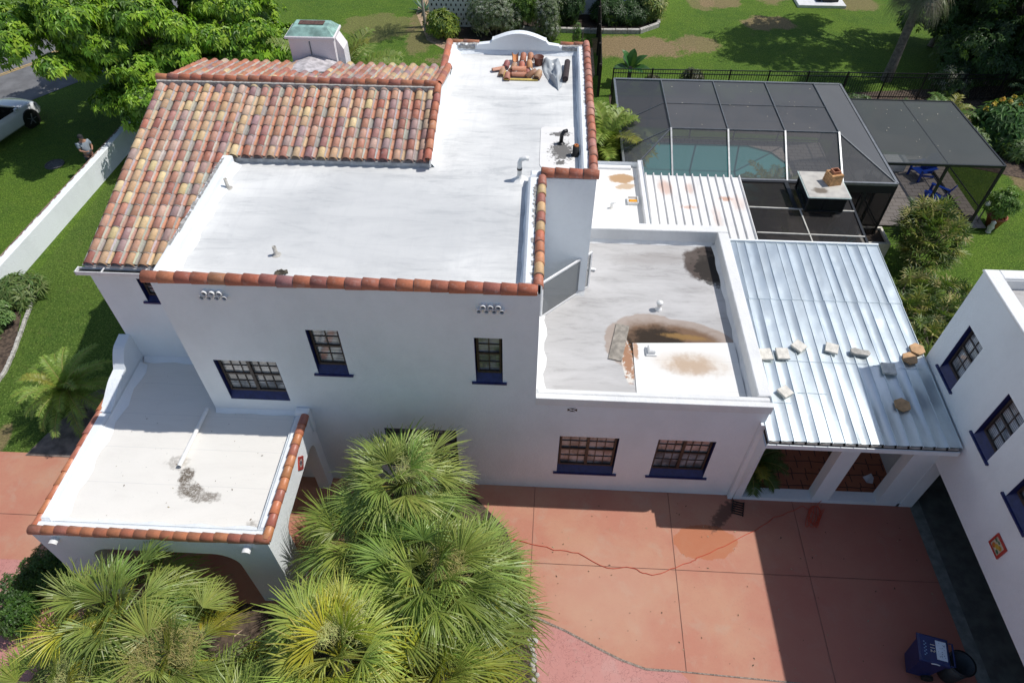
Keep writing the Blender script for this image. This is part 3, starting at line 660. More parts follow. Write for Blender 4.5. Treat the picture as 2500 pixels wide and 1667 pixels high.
mb = MB(); mb.prism([(2.48, 9.8), (5.03, 9.8), (5.05, 11.8), (2.5, 11.66)], 3.405, 3.425); hp(mb, 'roof_patch', M['patch'])
mb = MB(); mb.prism([(.08, 14.2), (.93, 14.2), (.94, 16.1), (.1, 16.1), (.02, 16.04), (0, 15.95), (0, 14.35), (.03, 14.25)], 6.763, 6.775); hp(mb, 'roof_patch', M['patch_up'])
mb = MB(); mb.cbox(-.13, .13, -.15, .15, 0, .05, .01, T=Matrix.Translation((2.93, 11.38, 3.425))); mb.cbox(-.09, .09, -.11, .11, .05, .16, .03, T=Matrix.Translation((2.93, 11.38, 3.425)))
hp(mb, 'roof_vent_cap', M['plastic_white'])
mb = MB(); mb.lathe((3.27, 12.92, 3.4), [(.09, 0), (.09, .03), (.055, .05), (.055, .2), (.085, .21), (.085, .27), (.0, .3)]); hp(mb, 'vent_pipe', M['plastic_white'], True)
for x, y, h in ((-7.21, 13.0, .26), (-5.42, 10.7, .22)):
    mb = MB(); mb.lathe((x, y, 6.76), [(.1, 0), (.065, .02), (.042, .04), (.042, h), (.03, h), (.03, h - .05)], 12); mb.lathe((x, y, 6.76 + h - .02), [(.036, 0), (.0, .0)], 12, )
    hp(mb, 'vent_pipe', M['concrete'], True)
mb = MB(); mb.lathe((-.46, 13.7, 6.76), [(.2, 0), (.12, .03), (.06, .08), (.055, .16)], 14)
mb.tube([(-.46, 13.7, 6.9), (-.46, 13.7, 7.22), (-.43, 13.7, 7.3), (-.33, 13.7, 7.34), (-.25, 13.7, 7.33)], .055, 12); hp(mb, 'vent_pipe', M['plastic_white'], True)
mb = MB(); mb.lathe((-.46, 13.7, 7.03), [(.062, 0), (.062, .05)], 14); o = hp(mb, 'vent_clamp', M['black'])
mb = MB(); mb.lathe((.52, 15.3, 6.76), [(.12, 0), (.09, .03), (.05, .06)], 12); mb.tube([(.52, 15.3, 6.79), (.53, 15.3, 7.02), (.58, 15.32, 7.1), (.66, 15.36, 7.1)], .05, 10); hp(mb, 'vent_pipe', M['black'], True)
mb = MB(); mb.lathe((.88, 14.8, 6.76), [(.14, 0), (.1, .03), (.085, .05), (.085, .27), (.07, .27), (.07, .2), (0, .2)], 12); hp(mb, 'vent_pipe', M['rubber'], True)
mb = MB(); mb.lathe((.88, 14.8, 6.76), [(.055, .2), (.055, .3), (.03, .3), (.03, .22)], 10); hp(mb, 'vent_cap', simple('orange_rust', (.5, .16, .04), .7, .4, 20), True)
mb = MB(); mb.tube([(2.32, 17.85, 3.0), (2.32, 17.85, 3.16), (2.38, 17.87, 3.2), (2.44, 17.89, 3.2)], .045, 10); hp(mb, 'vent_pipe', M['plastic_white'], True)
# attic vents: stacked round pipes
def pipes(xs, z):
    for k, (x, zz) in enumerate(xs):
        m = MB(); o_ = Vector((x, YF, zz)); n_ = 14; vs = []
        for r, y in ((.056, .02), (.056, -.09), (.043, -.09), (.043, .06)):
            for j in range(n_): t = 2*math.pi*j/n_; vs.append(o_ + Vector((r*math.cos(t), y, r*math.sin(t))))
        m.add(vs, [(i*n_+j, i*n_+(j+1) % n_, (i+1)*n_+(j+1) % n_, (i+1)*n_+j) for i in range(3) for j in range(n_)])
        m.mi = 1; m.add([o_ + Vector((.0425*math.cos(2*math.pi*j/n_), -.03, .0425*math.sin(2*math.pi*j/n_))) for j in range(n_)], [tuple(range(n_))])
        hp(m, 'attic_vent', [M['white_trim'], M['black']])
pipes([(-6.47, 6.83), (-6.32, 6.83), (-6.17, 6.83), (-6.55, 6.72), (-6.40, 6.72), (-6.25, 6.72), (-6.10, 6.72)], 0)
pipes([(-1.0, 6.72), (-.85, 6.72), (-.70, 6.72), (-1.08, 6.61), (-.93, 6.61), (-.78, 6.61), (-.63, 6.61)], 0)
mb = MB(); y = YF - .004   # small x-shaped crawl vent
for tri in (((-.11, -.05), (-.03, 0), (-.11, .05)), ((.11, -.05), (.11, .05), (.03, 0)), ((-.08, .065), (.08, .065), (0, .012)), ((-.08, -.065), (0, -.012), (.08, -.065))):
    mb.add([(.96 + a, y, 3.46 + b) for a, b in tri], [(0, 1, 2)])
hp(mb, 'wall_vent', M['black'])

# ---------- chimney
mb = MB(); B0 = [(-7.28, 19.1), (-6.12, 19.1), (-6.12, 19.75), (-7.28, 19.75)]
zb, zt = 6.0, 7.62
mb.prism([(-7.3, 19.15), (-6.0, 19.15), (-6.0, 19.85), (-7.3, 19.85)], zb, zt)
mb.prism([(-6.0, 19.35), (-5.8, 19.35), (-5.8, 19.85), (-6.0, 19.85)], zb, 7.2); mb.add([(-6.0, 19.35, 7.2), (-5.8, 19.35, 7.2), (-5.8, 19.85, 7.2), (-6.0, 19.85, 7.2), (-6.0, 19.35, 7.55), (-6.0, 19.85, 7.55)], [(0, 1, 4), (1, 2, 5, 4), (2, 3, 5)])
mb.cbox(-7.37, -5.94, 19.06, 19.95, 7.59, 7.66, .02)
chim = hp(mb, 'chimney', stucco('stucco_chimney', (.74, .7, .71), (.55, .52, .55)))
mb = MB(); z0, z1 = 7.66, 7.84; a = (-7.34, -5.97, 19.09, 19.92); b = (-7.15, -6.16, 19.28, 19.78)
P0 = [(a[0], a[2], z0), (a[1], a[2], z0), (a[1], a[3], z0), (a[0], a[3], z0)]; P1 = [(b[0], b[2], z1), (b[1], b[2], z1), (b[1], b[3], z1), (b[0], b[3], z1)]
mb.add(P0 + P1, [(i, (i+1) % 4, 4+(i+1) % 4, 4+i) for i in range(4)] + [(4, 5, 6, 7)]); q = mb.build('cap', M['copper']); q.parent = chim
mb = MB(); mb.box(-7.02, -6.3, 19.44, 19.7, 7.845, 7.86); q = mb.build('flue_cover', M['rustybrown']); q.parent = chim
mb = MB(); mb.box(-6.71, -6.69, 19.12, 19.149, 6.75, 7.5); q = mb.build('crack_strip', simple('dark_strip', (.12, .14, .15), .7)); q.parent = chim
mb = MB(); mb.add([(-7.2, 18.0, 7.18), (-5.95, 18.0, 7.18), (-7.35, 19.1, 6.9), (-5.85, 19.1, 6.9), (-6.68, 19.14, 7.12), (-6.68, 17.9, 7.19)], [(0, 5, 4, 2), (5, 1, 3, 4)])
hp(mb, 'chimney_cricket', simple('cricket_grey', (.5, .47, .48), .8, .4, 5, .3))

# ---------- entry porch
EX0, EX1, EY = -10.2, -5.25, 6.1
mb = MB()
def arch(u0, u1, z1, r, z0=-.02, n=7):
    p = [(u0, z0), (u0, z1 - r)]
    p += [(u0 + r - r*math.cos(math.pi/2*i/n), z1 - r + r*math.sin(math.pi/2*i/n)) for i in range(1, n+1)]
    p += [(u1 - r + r*math.sin(math.pi/2*i/n), z1 - r + r*math.cos(math.pi/2*i/n)) for i in range(0, n+1)]
    return p + [(u1, z0)]
def wall_arch(mb, outer, hole, P, dep):
    pts = [outer[0]] + hole + outer[1:]      # notch along the foot
    for d in (0, dep): mb.face_holes(pts, [], lambda u, v, d=d: P(u, v, d))
    for i in range(len(hole) - 1): mb.quad(P(*hole[i], 0), P(*hole[i+1], 0), P(*hole[i+1], dep), P(*hole[i], dep))
wall_arch(mb, [(EX0, -.02), (EX1, -.02), (EX1, 3.0), (EX0, 3.0)], arch(-9.3, -6.1, 2.42, .5), lambda u, v, d: (u, EY + d, v), .3)
wall_arch(mb, [(EY, -.02), (9.47, -.02), (9.47, 3.0), (EY, 3.0)], arch(6.85, 9.15, 2.25, .3), lambda u, v, d: (EX1 - d, u, v), .3)
wall_arch(mb, [(EY, -.02), (10.9, -.02), (10.9, 3.0), (EY, 3.0)], arch(6.9, 9.9, 2.3, .4), lambda u, v, d: (EX0 + d, u, v), .3)
mb.box(EX0 + .3, EX1 - .3, EY + .3, 9.47, 2.6, 2.8)
for (a, b) in (((EX0, EY, EX1, EY + .3), 0), ((EX1 - .3, EY + .3, EX1, 9.46), 0), ((EX0, EY + .3, EX0 + .28, 9.2), 0)): mb.cbox(a[0] + .002, a[2] - .002, a[1] + .002, a[3], 2.9, 3.02, .05)
cove(mb, (EX0 + .28, EY + .3), (EX1 - .3, EY + .3), (0, 1), 2.88, .12, .1); cove(mb, (EX0 + .28, EY + .3), (EX0 + .28, 10.8), (1, 0), 2.88, .2, .1)
cove(mb, (-7.5, YF - .003), (EX1 - .3, YF - .003), (0, -1), 2.88, .07, .12); cove(mb, (-9.87, YR - .003), (-7.5, YR - .003), (0, -1), 2.88, .12, .12); cove(mb, (EX1 - .31, EY + .3), (EX1 - .31, 9.45), (-1, 0), 2.88, .05, .08)
# stepped, curved shoulder on the left parapet
prof = [(9.2, 3.02)] + [(9.2 + .9*t/8, 3.02 + .28*(1-math.cos(math.pi*t/8))/2) for t in range(1, 9)] + [(10.25, 3.32)] + [(10.25 + .5*t/6, 3.32 + .42*math.sin(math.pi/2*t/6)) for t in range(1, 7)] + [(11.0, 3.78), (11.0, 2.6), (9.2, 2.6)]
n = len(prof); mb.add([(EX0, y_, z_) for y_, z_ in prof] + [(EX0 + .28, y_, z_) for y_, z_ in prof], [tuple(range(n))[::-1], tuple(range(n, 2*n))] + [(i, (i+1) % n, n+(i+1) % n, n+i) for i in range(n)])
# butt pier joining the right parapet to the facade
mb.cbox(-5.53, -5.2, 9.3, 9.465, 2.4, 3.16, .03)
hp(mb, 'porch', M['stucco'])
slab('porch_roof', [(EX0 + .25, EY + .25), (EX1 - .28, EY + .25), (EX1 - .28, YF), (-7.5, YF), (-7.5, YR), (EX0 + .25, YR)], 2.88, M['membrane_entry'])
rt = MB(); PAL2 = [(.52, .19, .09), (.48, .17, .09), (.44, .16, .1), (.55, .22, .1), (.42, .15, .1)]
crun('porch_coping_tiles', M['tile_clean'], (EX0 - .02, EY + .07, 3.03), (EX1 + .02, EY + .07, 3.03), .1, .285, PAL2, mort=False)
crun('porch_coping_tiles', M['tile_clean'], (EX1 - .04, EY + .05, 3.04), (EX1 - .04, 9.3, 3.04), .1, .3, PAL2, mort=False)
crun('porch_coping_tiles', M['tile_clean'], (EX0 - .02, EY + .1, 2.95), (EX0 - .02, 9.9, 2.95), .085, .33, PAL2, mort=False)

mb = MB(); mb.tube([(-7.7, 9.44, 2.97), (-7.78, 7.85, 2.95)], .05, 10, cap=False); hp(mb, 'downspout', M['plastic_white'], True)
mb = MB(); mb.lathe((0, 0, 0), [(.042, 0), (0, 0)], 10, T=Matrix.Translation((-7.777, 7.88, 2.95)) @ Matrix.Rotation(R_(90), 4, 'X')); hp(mb, 'downspout_mouth', M['black'])
for x in (-9.77, -5.72):
    mb = MB()
    for k in range(6): t0, t1 = math.pi * k / 6, math.pi * (k + 1) / 6
    n_ = 8; vs = [(x + .09*math.cos(math.pi*j/n_), EY - r_, 2.8 + .075*math.sin(math.pi*j/n_)) for r_ in (0, .14) for j in range(n_+1)]
    mb.add(vs, [(j, j+1, n_+2+j, n_+1+j) for j in range(n_)] + [tuple(range(n_+1)), tuple(range(n_+1, 2*n_+2))]); hp(mb, 'porch_scupper', M['white_trim'])
# mosaic plaque
def plaque(P, c, hu, hv, frame, cols, parent, inv, name):
    # diamond of painted tiles with a red frame: P(u,v,d)
    m = MB(); D = lambda s, d: [P(c[0] + hu*s*a, c[1] + hv*s*b, d) for a, b in ((-1, 0), (0, -1), (1, 0), (0, 1))]
    o4, i4 = D(1, -.025), D(.78, -.025); b4 = D(1, 0)
    m.add(o4 + i4 + b4, [(i, (i+1) % 4, 4+(i+1) % 4, 4+i) for i in range(4)] + [(i, 8+i, 8+(i+1) % 4, (i+1) % 4) for i in range(4)])
    q = m.build(name, frame); q.parent = parent; q.matrix_parent_inverse = inv
    m = MB(); N = 7
    for i in range(N):
        for j in range(N):
            f = lambda a, b: P(c[0] + hu*.78*((a - b) / N), c[1] + hv*.78*((a + b) / N - 1), -.018)
            d_ = max(abs(i - 3), abs(j - 3)); col = cols[(d_ + (i*j) % 2) % len(cols)]
            m.add([f(i, j), f(i+1, j), f(i+1, j+1), f(i, j+1)], [(0, 1, 2, 3)], jit(col, .1))
    q2 = m.build('plaque_tiles', M['tile_clean']); q2.parent = q
    return q
redf = simple('red_ceramic', (.45, .05, .035), .4, .2, 20, .05)
plaque(lambda u, v, d: (EX1 - d, u, v), (8.3, 2.58), .2, .25, redf, [(.3, .4, .5), (.05, .06, .1), (.6, .55, .45), (.35, .08, .08), (.7, .68, .62)], house, house_inv, 'tile_plaque')

# ---------- rear extension kerb, white metal roof
mb = MB(); mb.cbox(3.3, 3.47, 15.98, 20.25, 2.6, 3.25, .01); mb.cbox(1.35, 3.1, 20.02, 20.2, 2.9, 3.08, .02); mb.cbox(1.335, 1.5, 15.98, 20.0, 2.9, 3.06, .04); hp(mb, 'rear_parapet', M['white_trim'])
zc = lambda y: 2.72 + .03 * (y - 16)
mb = MB(); mb.add([(3.47, 15.97, zc(15.97)), (6.8, 15.97, zc(15.97)), (6.8, 20.0, zc(20)), (3.47, 20.0, zc(20)), (3.47, 15.97, zc(15.97) - .06), (6.8, 15.97, zc(15.97) - .06), (6.8, 20, zc(20) - .06), (3.47, 20, zc(20) - .06)], [(0, 1, 2, 3), (7, 6, 5, 4), (1, 5, 6, 2), (2, 6, 7, 3)])
for i in range(13):
    x = 3.62 + i * .262
    mb.add([(x - .03, 15.97, zc(15.97) + .002), (x + .03, 15.97, zc(15.97) + .002), (x + .012, 15.97, zc(15.97) + .065), (x - .012, 15.97, zc(15.97) + .065), (x - .03, 20.06, zc(20) + .002), (x + .03, 20.06, zc(20) + .002), (x + .012, 20.06, zc(20) + .065), (x - .012, 20.06, zc(20) + .065)], [(0, 3, 7, 4), (3, 2, 6, 7), (1, 5, 6, 2), (4, 7, 6, 5), (0, 1, 2, 3)])
hp(mb, 'ribbed_roof', M['white_metal'])

# ---------- breezeway with the galvanised roof
BX0, BX1, BY0, BY1 = 5.36, 9.64, 8.98, 15.5
zg = lambda y: 3.28 + .062 * (y - 8.95)
mb = MB(); nx = 15; sw = (BX1 - BX0 - .02) / nx; ny = 60
rs = np.random.RandomState(3)
bx_ = [(rs.uniform(BX0, BX1), rs.uniform(BY0, BY1), rs.uniform(.12, .4), rs.uniform(-1, 1)) for _ in range(130)]
def dent(x, y):
    s = 0
    for a, b, r, h in bx_:
        dx = (x - a) / (r * .6); dy = (y - b) / r; q = dx*dx + dy*dy
        if q < 4: s += h * math.exp(-q * 1.6) * .009
    return s
for i in range(nx):
    xa = BX0 + .01 + sw * i; xb = xa + sw; kx = 6; off = rr(-.006, .006)
    vs = []
    for j in range(ny + 1):
        y = BY0 + (BY1 - BY0) * j / ny
        for k in range(kx + 1):
            u = k / kx; x = xa + (xb - xa) * u
            vs.append((x, y, zg(y) + dent(x, y) + .009 * math.sin(math.pi * u) * math.sin(y * 1.3 + i * 1.9) + (off - .016) * math.sin(math.pi * u)))
    mb.add(vs, [(j*(kx+1)+k, j*(kx+1)+k+1, (j+1)*(kx+1)+k+1, (j+1)*(kx+1)+k) for j in range(ny) for k in range(kx)])
mr = hp(mb, 'metal_roof', M['galv'], True)
mb = MB()
for i in range(nx + 1):
    x = BX0 + .01 + sw * i
    for (ya, yb, o_) in ((BY0 - .03, 13.3, 0), (13.3, BY1, .02 if i % 2 else -.02)):
        mb.add([(x + o_ - .009, ya, zg(ya)), (x + o_ + .009, ya, zg(ya)), (x + o_ + .005, ya, zg(ya) + .018), (x + o_ - .005, ya, zg(ya) + .018), (x + o_ - .009, yb, zg(yb)), (x + o_ + .009, yb, zg(yb)), (x + o_ + .005, yb, zg(yb) + .018), (x + o_ - .005, yb, zg(yb) + .018)],
               [(0, 3, 7, 4), (3, 2, 6, 7), (1, 5, 6, 2), (0, 1, 2, 3)])
sm = hp(mb, 'roof_seams', metal('galvanised_seam', (.68, .76, .8), .4, .5)); 
mb = MB()
for (xa, xb, y) in ((BX0, BX1, 13.3), (6.2, 8.2, 11.25), (8.3, 8.6, 11.2), (8.9, 9.5, 11.15), (5.4, 6.1, 10.0), (6.3, 7.0, 10.3)):
    mb.box(xa, xb, y, y + .008, zg(y) + .004, zg(y) + .014)
hp(mb, 'roof_laps', bpy.data.materials['galvanised_seam'])
mb = MB(); mb.box(BX0 - .02, BX1 + .02, BY1, BY1 + .06, zg(BY1) - .08, zg(BY1) + .05); mb.box(5.445, 9.69, BY0 + .5, BY1, 3.0, 3.14)
mb.box(BX0 + .0, BX1, 8.93, 8.96, 3.02, 3.16); mb.box(BX0, BX1, 8.96, 9.3, 3.0, 3.03)
# arcade: beam, columns, curb
mb.box(5.42, 9.7, 9.36, 9.66, 2.68, 3.2); mb.box(5.42, 9.7, 9.36, 9.66, 0, .14)
def colm(xa, xb, y0=9.36, y1=9.66): mb.cbox(xa, xb, y0 + .002, y1 - .002, .14, 2.68, .001)
colm(7.42, 7.86); colm(9.1, 9.7); colm(5.42, 5.62)
mb.box(5.28, 5.39, 9.36, 9.46, 0, 3.3)
mb.add([(5.39, 9.36, .14), (5.39, 9.36, 3.2), (5.39, 8.95, 3.25), (5.39, 8.95, 3.05)], [(0, 1, 2, 3)])
# scalloped spandrels at the column heads
for xa, s in ((5.62, 1), (7.42, -1), (7.86, 1), (9.1, -1)):
    pr = [(xa, 2.685), (xa + s*.3, 2.685)] + [(xa + s*.3*(1 - math.sin(math.pi/2*t/5)), 2.685 - .25*(1 - math.cos(math.pi/2*t/5))) for t in range(1, 6)]
    vs = [(p[0], 9.364, p[1]) for p in pr] + [(p[0], 9.656, p[1]) for p in pr]; n = len(pr)
    mb.add(vs, [tuple(range(n)), tuple(range(n, 2*n))[::-1]] + [(i, (i+1) % n, n+(i+1) % n, n+i) for i in range(n)])
hp(mb, 'breezeway', M['stucco'])
mb = MB()
for i in range(nx):
    x = BX0 + .03 + sw * i; mb.box(x, x + sw - .06, 8.965, 9.0, 3.19, 3.235)
hp(mb, 'eave_filler', M['concrete'])
mb = MB(); mb.box(BX0 + .01, BX1 - .01, 8.99, 9.34, 3.1, 3.17); hp(mb, 'eave_board', M['soil_dark'])
mb = MB(); mb.lathe((5.72, 9.3, 2.66), [(.0, -.06), (.07, -.05), (.09, 0), (.09, .03)], 14); hp(mb, 'porch_lamp', M['plastic_white'], True)

# ================================================================== GARAGE BUILDING (right)
gar = thing('garage', 'white stucco building with blue sills at the right edge of the photo, open garage below', 'building', (9.7, 5, 0)); ginv = Matrix.Translation((-9.7, -5, 0))
def gp(m, name, mat, smooth=False):
    o = m.build(name, mat, None, smooth); o.parent = gar; o.matrix_parent_inverse = ginv; return o
GX, GY1, GZ = 9.7, 11.56, 6.22
GW = [(10.3, 11.0, 3.68, 5.13), (8.36, 9.06, 3.71, 5.14), (6.72, 7.52, 3.74, 5.16)]
mb = MB()
out = [(9.35, .0), (GY1, 0), (GY1, GZ), (-12, GZ), (-12, 2.12), (9.35, 2.12)]
mb.face_holes(out, [rect(*w_)[::-1] for w_ in GW], lambda u, v: (GX, u, v))
PG = lambda u, v, d: (GX + d, u, v)
for w_ in GW: reveals(mb, w_, PG, .22)
mb.quad((GX, 9.35, 0), (GX + .35, 9.35, 0), (GX + .35, 9.35, 2.12), (GX, 9.35, 2.12)); mb.quad((GX, 9.35, 2.12), (GX + .35, 9.35, 2.12), (GX + .35, -12, 2.12), (GX, -12, 2.12))
mb.quad((GX, GY1, 0), (17, GY1, 0), (17, GY1, GZ), (GX, GY1, GZ)); mb.quad((17, GY1, 0), (17, -12, 0), (17, -12, GZ), (17, GY1, GZ)); mb.quad((17, -12, 0), (9.7, -12, 0), (9.7, -12, GZ), (17, -12, GZ))
mb.quad((10.05, 10.9, 0), (16.9, 10.9, 0), (16.9, 10.9, 2.4), (10.05, 10.9, 2.4)); mb.quad((10, 11, 2.4), (16.9, 11, 2.4), (16.9, -11.9, 2.4), (10, -11.9, 2.4))
mb.box(GX - .06, GX + .3, 9.36, 9.62, .0, 2.1); mb.cbox(GX - .12, GX + .2, 9.4, 9.56, .0, 2.05, .01)
gp(mb, 'wall', M['stucco'])
mb = MB(); mb.cbox(GX - .03, GX + .3, -12.02, GY1 + .02, GZ, GZ + .05, .015); mb.cbox(GX + .3, 17, GY1 - .26, GY1 + .02, GZ, GZ + .05, .015); mb.box(GX + .27, GX + .3, -12, GY1 - .26, 5.9, GZ); mb.box(GX + .3, 17, GY1 - .28, GY1 - .26, 5.9, GZ)
gp(mb, 'parapet', stucco('stucco_worn2', (.78, .78, .77), (.55, .55, .55)))
mb = MB(); mb.quad((GX + .28, -12, 5.98), (17, -12, 5.98), (17, GY1 - .27, 5.98), (GX + .28, GY1 - .27, 5.98)); gp(mb, 'flat_roof', M['membrane_low'])
for w_ in GW: window(PG, w_, 1, 2, True, gar, ginv, 'glass', .5)
# painted tile picture: generic fruit and leaf shapes in a red frame
mb = MB(); PP = lambda u, v, d: (GX + d, u, v); u0, u1, v0, v1 = 6.64, 7.03, 2.72, 3.11
mb.mi = 0; mb.add([PP(u0, v0, -.03), PP(u1, v0, -.03), PP(u1, v1, -.03), PP(u0, v1, -.03), PP(u0+.05, v0+.05, -.03), PP(u1-.05, v0+.05, -.03), PP(u1-.05, v1-.05, -.03), PP(u0+.05, v1-.05, -.03), PP(u0, v0, 0), PP(u1, v0, 0), PP(u1, v1, 0), PP(u0, v1, 0)],
    [(i, (i+1) % 4, 4+(i+1) % 4, 4+i) for i in range(4)] + [(i, 8+i, 8+(i+1) % 4, (i+1) % 4) for i in range(4)])
pf = gp(mb, 'picture_frame', redf)
mb = MB(); mb.add([PP(u0+.05, v0+.05, -.02), PP(u1-.05, v0+.05, -.02), PP(u1-.05, v1-.05, -.02), PP(u0+.05, v1-.05, -.02)], [(0, 1, 2, 3)], (.62, .55, .42))
for cu, cv, r, rv, col in ((6.76, 2.95, .055, .05, (.5, .3, .03)), (6.83, 2.9, .06, .055, (.55, .38, .05)), (6.9, 2.84, .055, .06, (.5, .16, .03)), (6.94, 2.97, .05, .03, (.08, .2, .1)), (6.75, 2.83, .05, .035, (.06, .18, .09)), (6.86, 3.0, .04, .03, (.1, .22, .12)), (6.93, 2.8, .03, .02, (.75, .72, .65))):
    mb.add([PP(cu + r*math.cos(t*math.pi/5), cv + rv*math.sin(t*math.pi/5), -.022 - .001*r*100) for t in range(10)], [tuple(range(10))], col)
q = mb.build('painted_tiles', M['tile_clean']); q.parent = pf

# ================================================================== THINGS ON THE ROOFS
def put(m, name, mat, label, cat, loc=(0, 0, 0), rz=0, group=None, smooth=False, rx=0, ry=0):
    o = m.build(name, mat, None, smooth); o.location = loc; o.rotation_euler = (rx, ry, rz); return tag(o, label, cat, group)
G = 'loose clay tiles piled on the flat roof'
def loose(x, y, z, rz, rx, ry, col, label, L=.36):
    m = MB(); barrel(m, (0, -L/2, 0), (0, L/2, 0), .1, .085, (0, 0, 1), col, n=9); o = m.build('roof_tile', M['tile'], None, True)
    o.location = (x, y, z - .165); o.rotation_euler = (rx, ry, rz); tag(o, label, 'roof tile', G)
RD, OR_, DK_, TN = (.48, .17, .09), (.6, .25, .09), (.35, .12, .09), (.45, .25, .14)
loose(-1.3, 19.15, 6.95, 1.9, 0, .5, (.55, .27, .18), 'pale clay tile lying flat at the far left end of the roof tile pile')
loose(-1.08, 19.42, 6.97, -.1, .05, 0, (.33, .1, .09), 'dark maroon clay tile standing open at the back left of the pile')
loose(-.83, 19.72, 7.12, .05, math.pi + .2, 0, OR_, 'bright orange clay tile turned hollow side up at the back of the pile')
loose(-.6, 19.72, 7.05, -.06, .25, 0, RD, 'clay tile nested beside the upturned orange tile')
loose(-.38, 19.72, 7.06, 0, .22, 0, (.52, .22, .11), 'orange clay tile at the back right of the pile next to the dark pot')
loose(-1.18, 18.95, 6.95, -.1, .05, 0, TN, 'brown clay tile with open end facing out in the left middle of the pile')
loose(-.86, 19.2, 7.0, -.15, .1, 0, TN, 'short tan clay tile in the centre left of the pile')
loose(-.62, 19.28, 7.0, 0, .12, 0, (.5, .15, .09), 'red clay tile in the centre of the pile')
loose(-.4, 19.32, 7.02, .05, .2, .1, (.58, .28, .12), 'orange clay tile with a black hole in its crown')
loose(-1.02, 18.72, 6.96, -.06, .05, 0, (.45, .18, .12), 'ridged red clay tile at the front left corner of the pile')
loose(-.68, 18.95, 7.08, math.pi/2, 0, .05, (.55, .23, .13), 'clay tile laid crosswise on top of the front of the pile', .4)
loose(-.68, 18.82, 6.98, math.pi/2, 0, 0, (.42, .17, .1), 'clay tile laid crosswise at the bottom front of the pile', .42)
loose(-.34, 18.85, 7.0, -.9, .3, .2, (.45, .22, .12), 'clay tile leaning askew at the front of the pile')
loose(-.14, 18.8, 7.0, -.25, .1, 0, (.5, .3, .16), 'sandy clay tile with open end at the front right corner of the pile')
loose(-.14, 18.82, 6.93, -.25, 0, 0, (.3, .15, .1), 'brown clay tile nested under the sandy one at the front right corner')
loose(-.45, 19.0, 6.95, .1, 0, 0, DK_, 'dark clay tile half buried in the middle of the pile')
loose(-.9, 18.95, 6.95, .2, 0, .1, RD, 'red clay tile peeking out between the front tiles of the pile')
m = MB(); m.box(-.48, .48, -.04, .04, 0, .03); m.box(-.5, -.44, .02, .42, 0, .06); put(m, 'timber_batten', simple('yellow_wood', (.6, .45, .12), .7), 'yellow timber batten under the front of the loose tile pile', 'timber', (-.62, 18.62, 6.77), .0)
m = MB(); m.lathe((0, 0, 0), [(.0, 0), (.11, 0), (.15, .22), (.16, .24), (.145, .24), (.1, .02), (0, .02)], 18)
put(m, 'clay_pot', simple('dark_terracotta', (.16, .055, .035), .6, .3, 8), 'dark clay pot between the loose roof tiles and the grey tarpaulin', 'pot', (-.14, 19.6, 6.77), smooth=True)
# tarpaulin: crumpled sheet
m = MB(); nu, nv = 16, 20; vs = []
random.seed(4)
for j in range(nv + 1):
    v = j / nv
    for i in range(nu + 1):
        u = i / nu
        xl = .0 + .25 * v * v - .1 * math.sin(v*3); xr = .46 + .12 * math.sin(v * 2.4); x = xl + (xr - xl) * u + .12*v*(1-u)
        yy = 19.95 - 1.85 * v * (1 - .15 * abs(u - .5)) + .05 * math.sin(u * 9)
        edge = min(u, 1-u, v, 1-v) * 6; edge = min(1, edge)
        z = 6.775 + edge * (.1 + .06 * math.sin(u*7 + v*5) + .05 * math.sin(v*13 - u*6) + .03*math.sin(u*19+v*3) + .09*mnoise.noise(Vector((u*4, v*7, 1))) + .05*mnoise.noise(Vector((u*11, v*15, 5))))
        vs.append((x, yy, z))
m.add(vs, [(j*(nu+1)+i, j*(nu+1)+i+1, (j+1)*(nu+1)+i+1, (j+1)*(nu+1)+i) for j in range(nv) for i in range(nu)])
put(m, 'tarpaulin', simple('grey_tarp', (.42, .45, .47), .5, .25, 3, .3, 12), 'crumpled grey tarpaulin thrown down beside the loose clay tiles', 'tarpaulin', smooth=True)
m = MB(); m.tube([(0, 0, .08), (.07, 1.08, .08)], .085, 14); m.tube([(.005, -.012, .08), (0, 0, .08)], .045, 10, cap=True); put(m, 'roofing_roll', simple('roofing_felt', (.05, .035, .035), .85, .3, 30, .4), 'black roll of roofing felt lying near the back right corner of the roof', 'roll', (.64, 18.55, 6.78))
m = MB(); m.box(-.13, .13, -.04, .04, 0, .04, T=Matrix.Rotation(.4, 4, 'Z')); m.tube([(-.12, 0, .03), (0, .05, .06), (.12, -.02, .04)], .018, 6); m.tube([(-.1, .06, .03), (.1, -.05, .05)], .012, 6)
put(m, 'debris', simple('dry_debris', (.1, .085, .06), .9, .5, 30), 'scrap of dry brown debris on the flat roof near the front coping', 'debris', (-5.15, 10.12, 6.77))
# plank in the wet stain on the low roof
m = MB(); m.cbox(-.17, .17, -.62, .62, 0, .025, .004); put(m, 'board', simple('weathered_board', (.3, .27, .23), .8, .4, 6, .4, 40), 'grey weathered board lying across the brown wet stain on the low roof', 'board', (2.16, 11.68, 3.41), -.22)
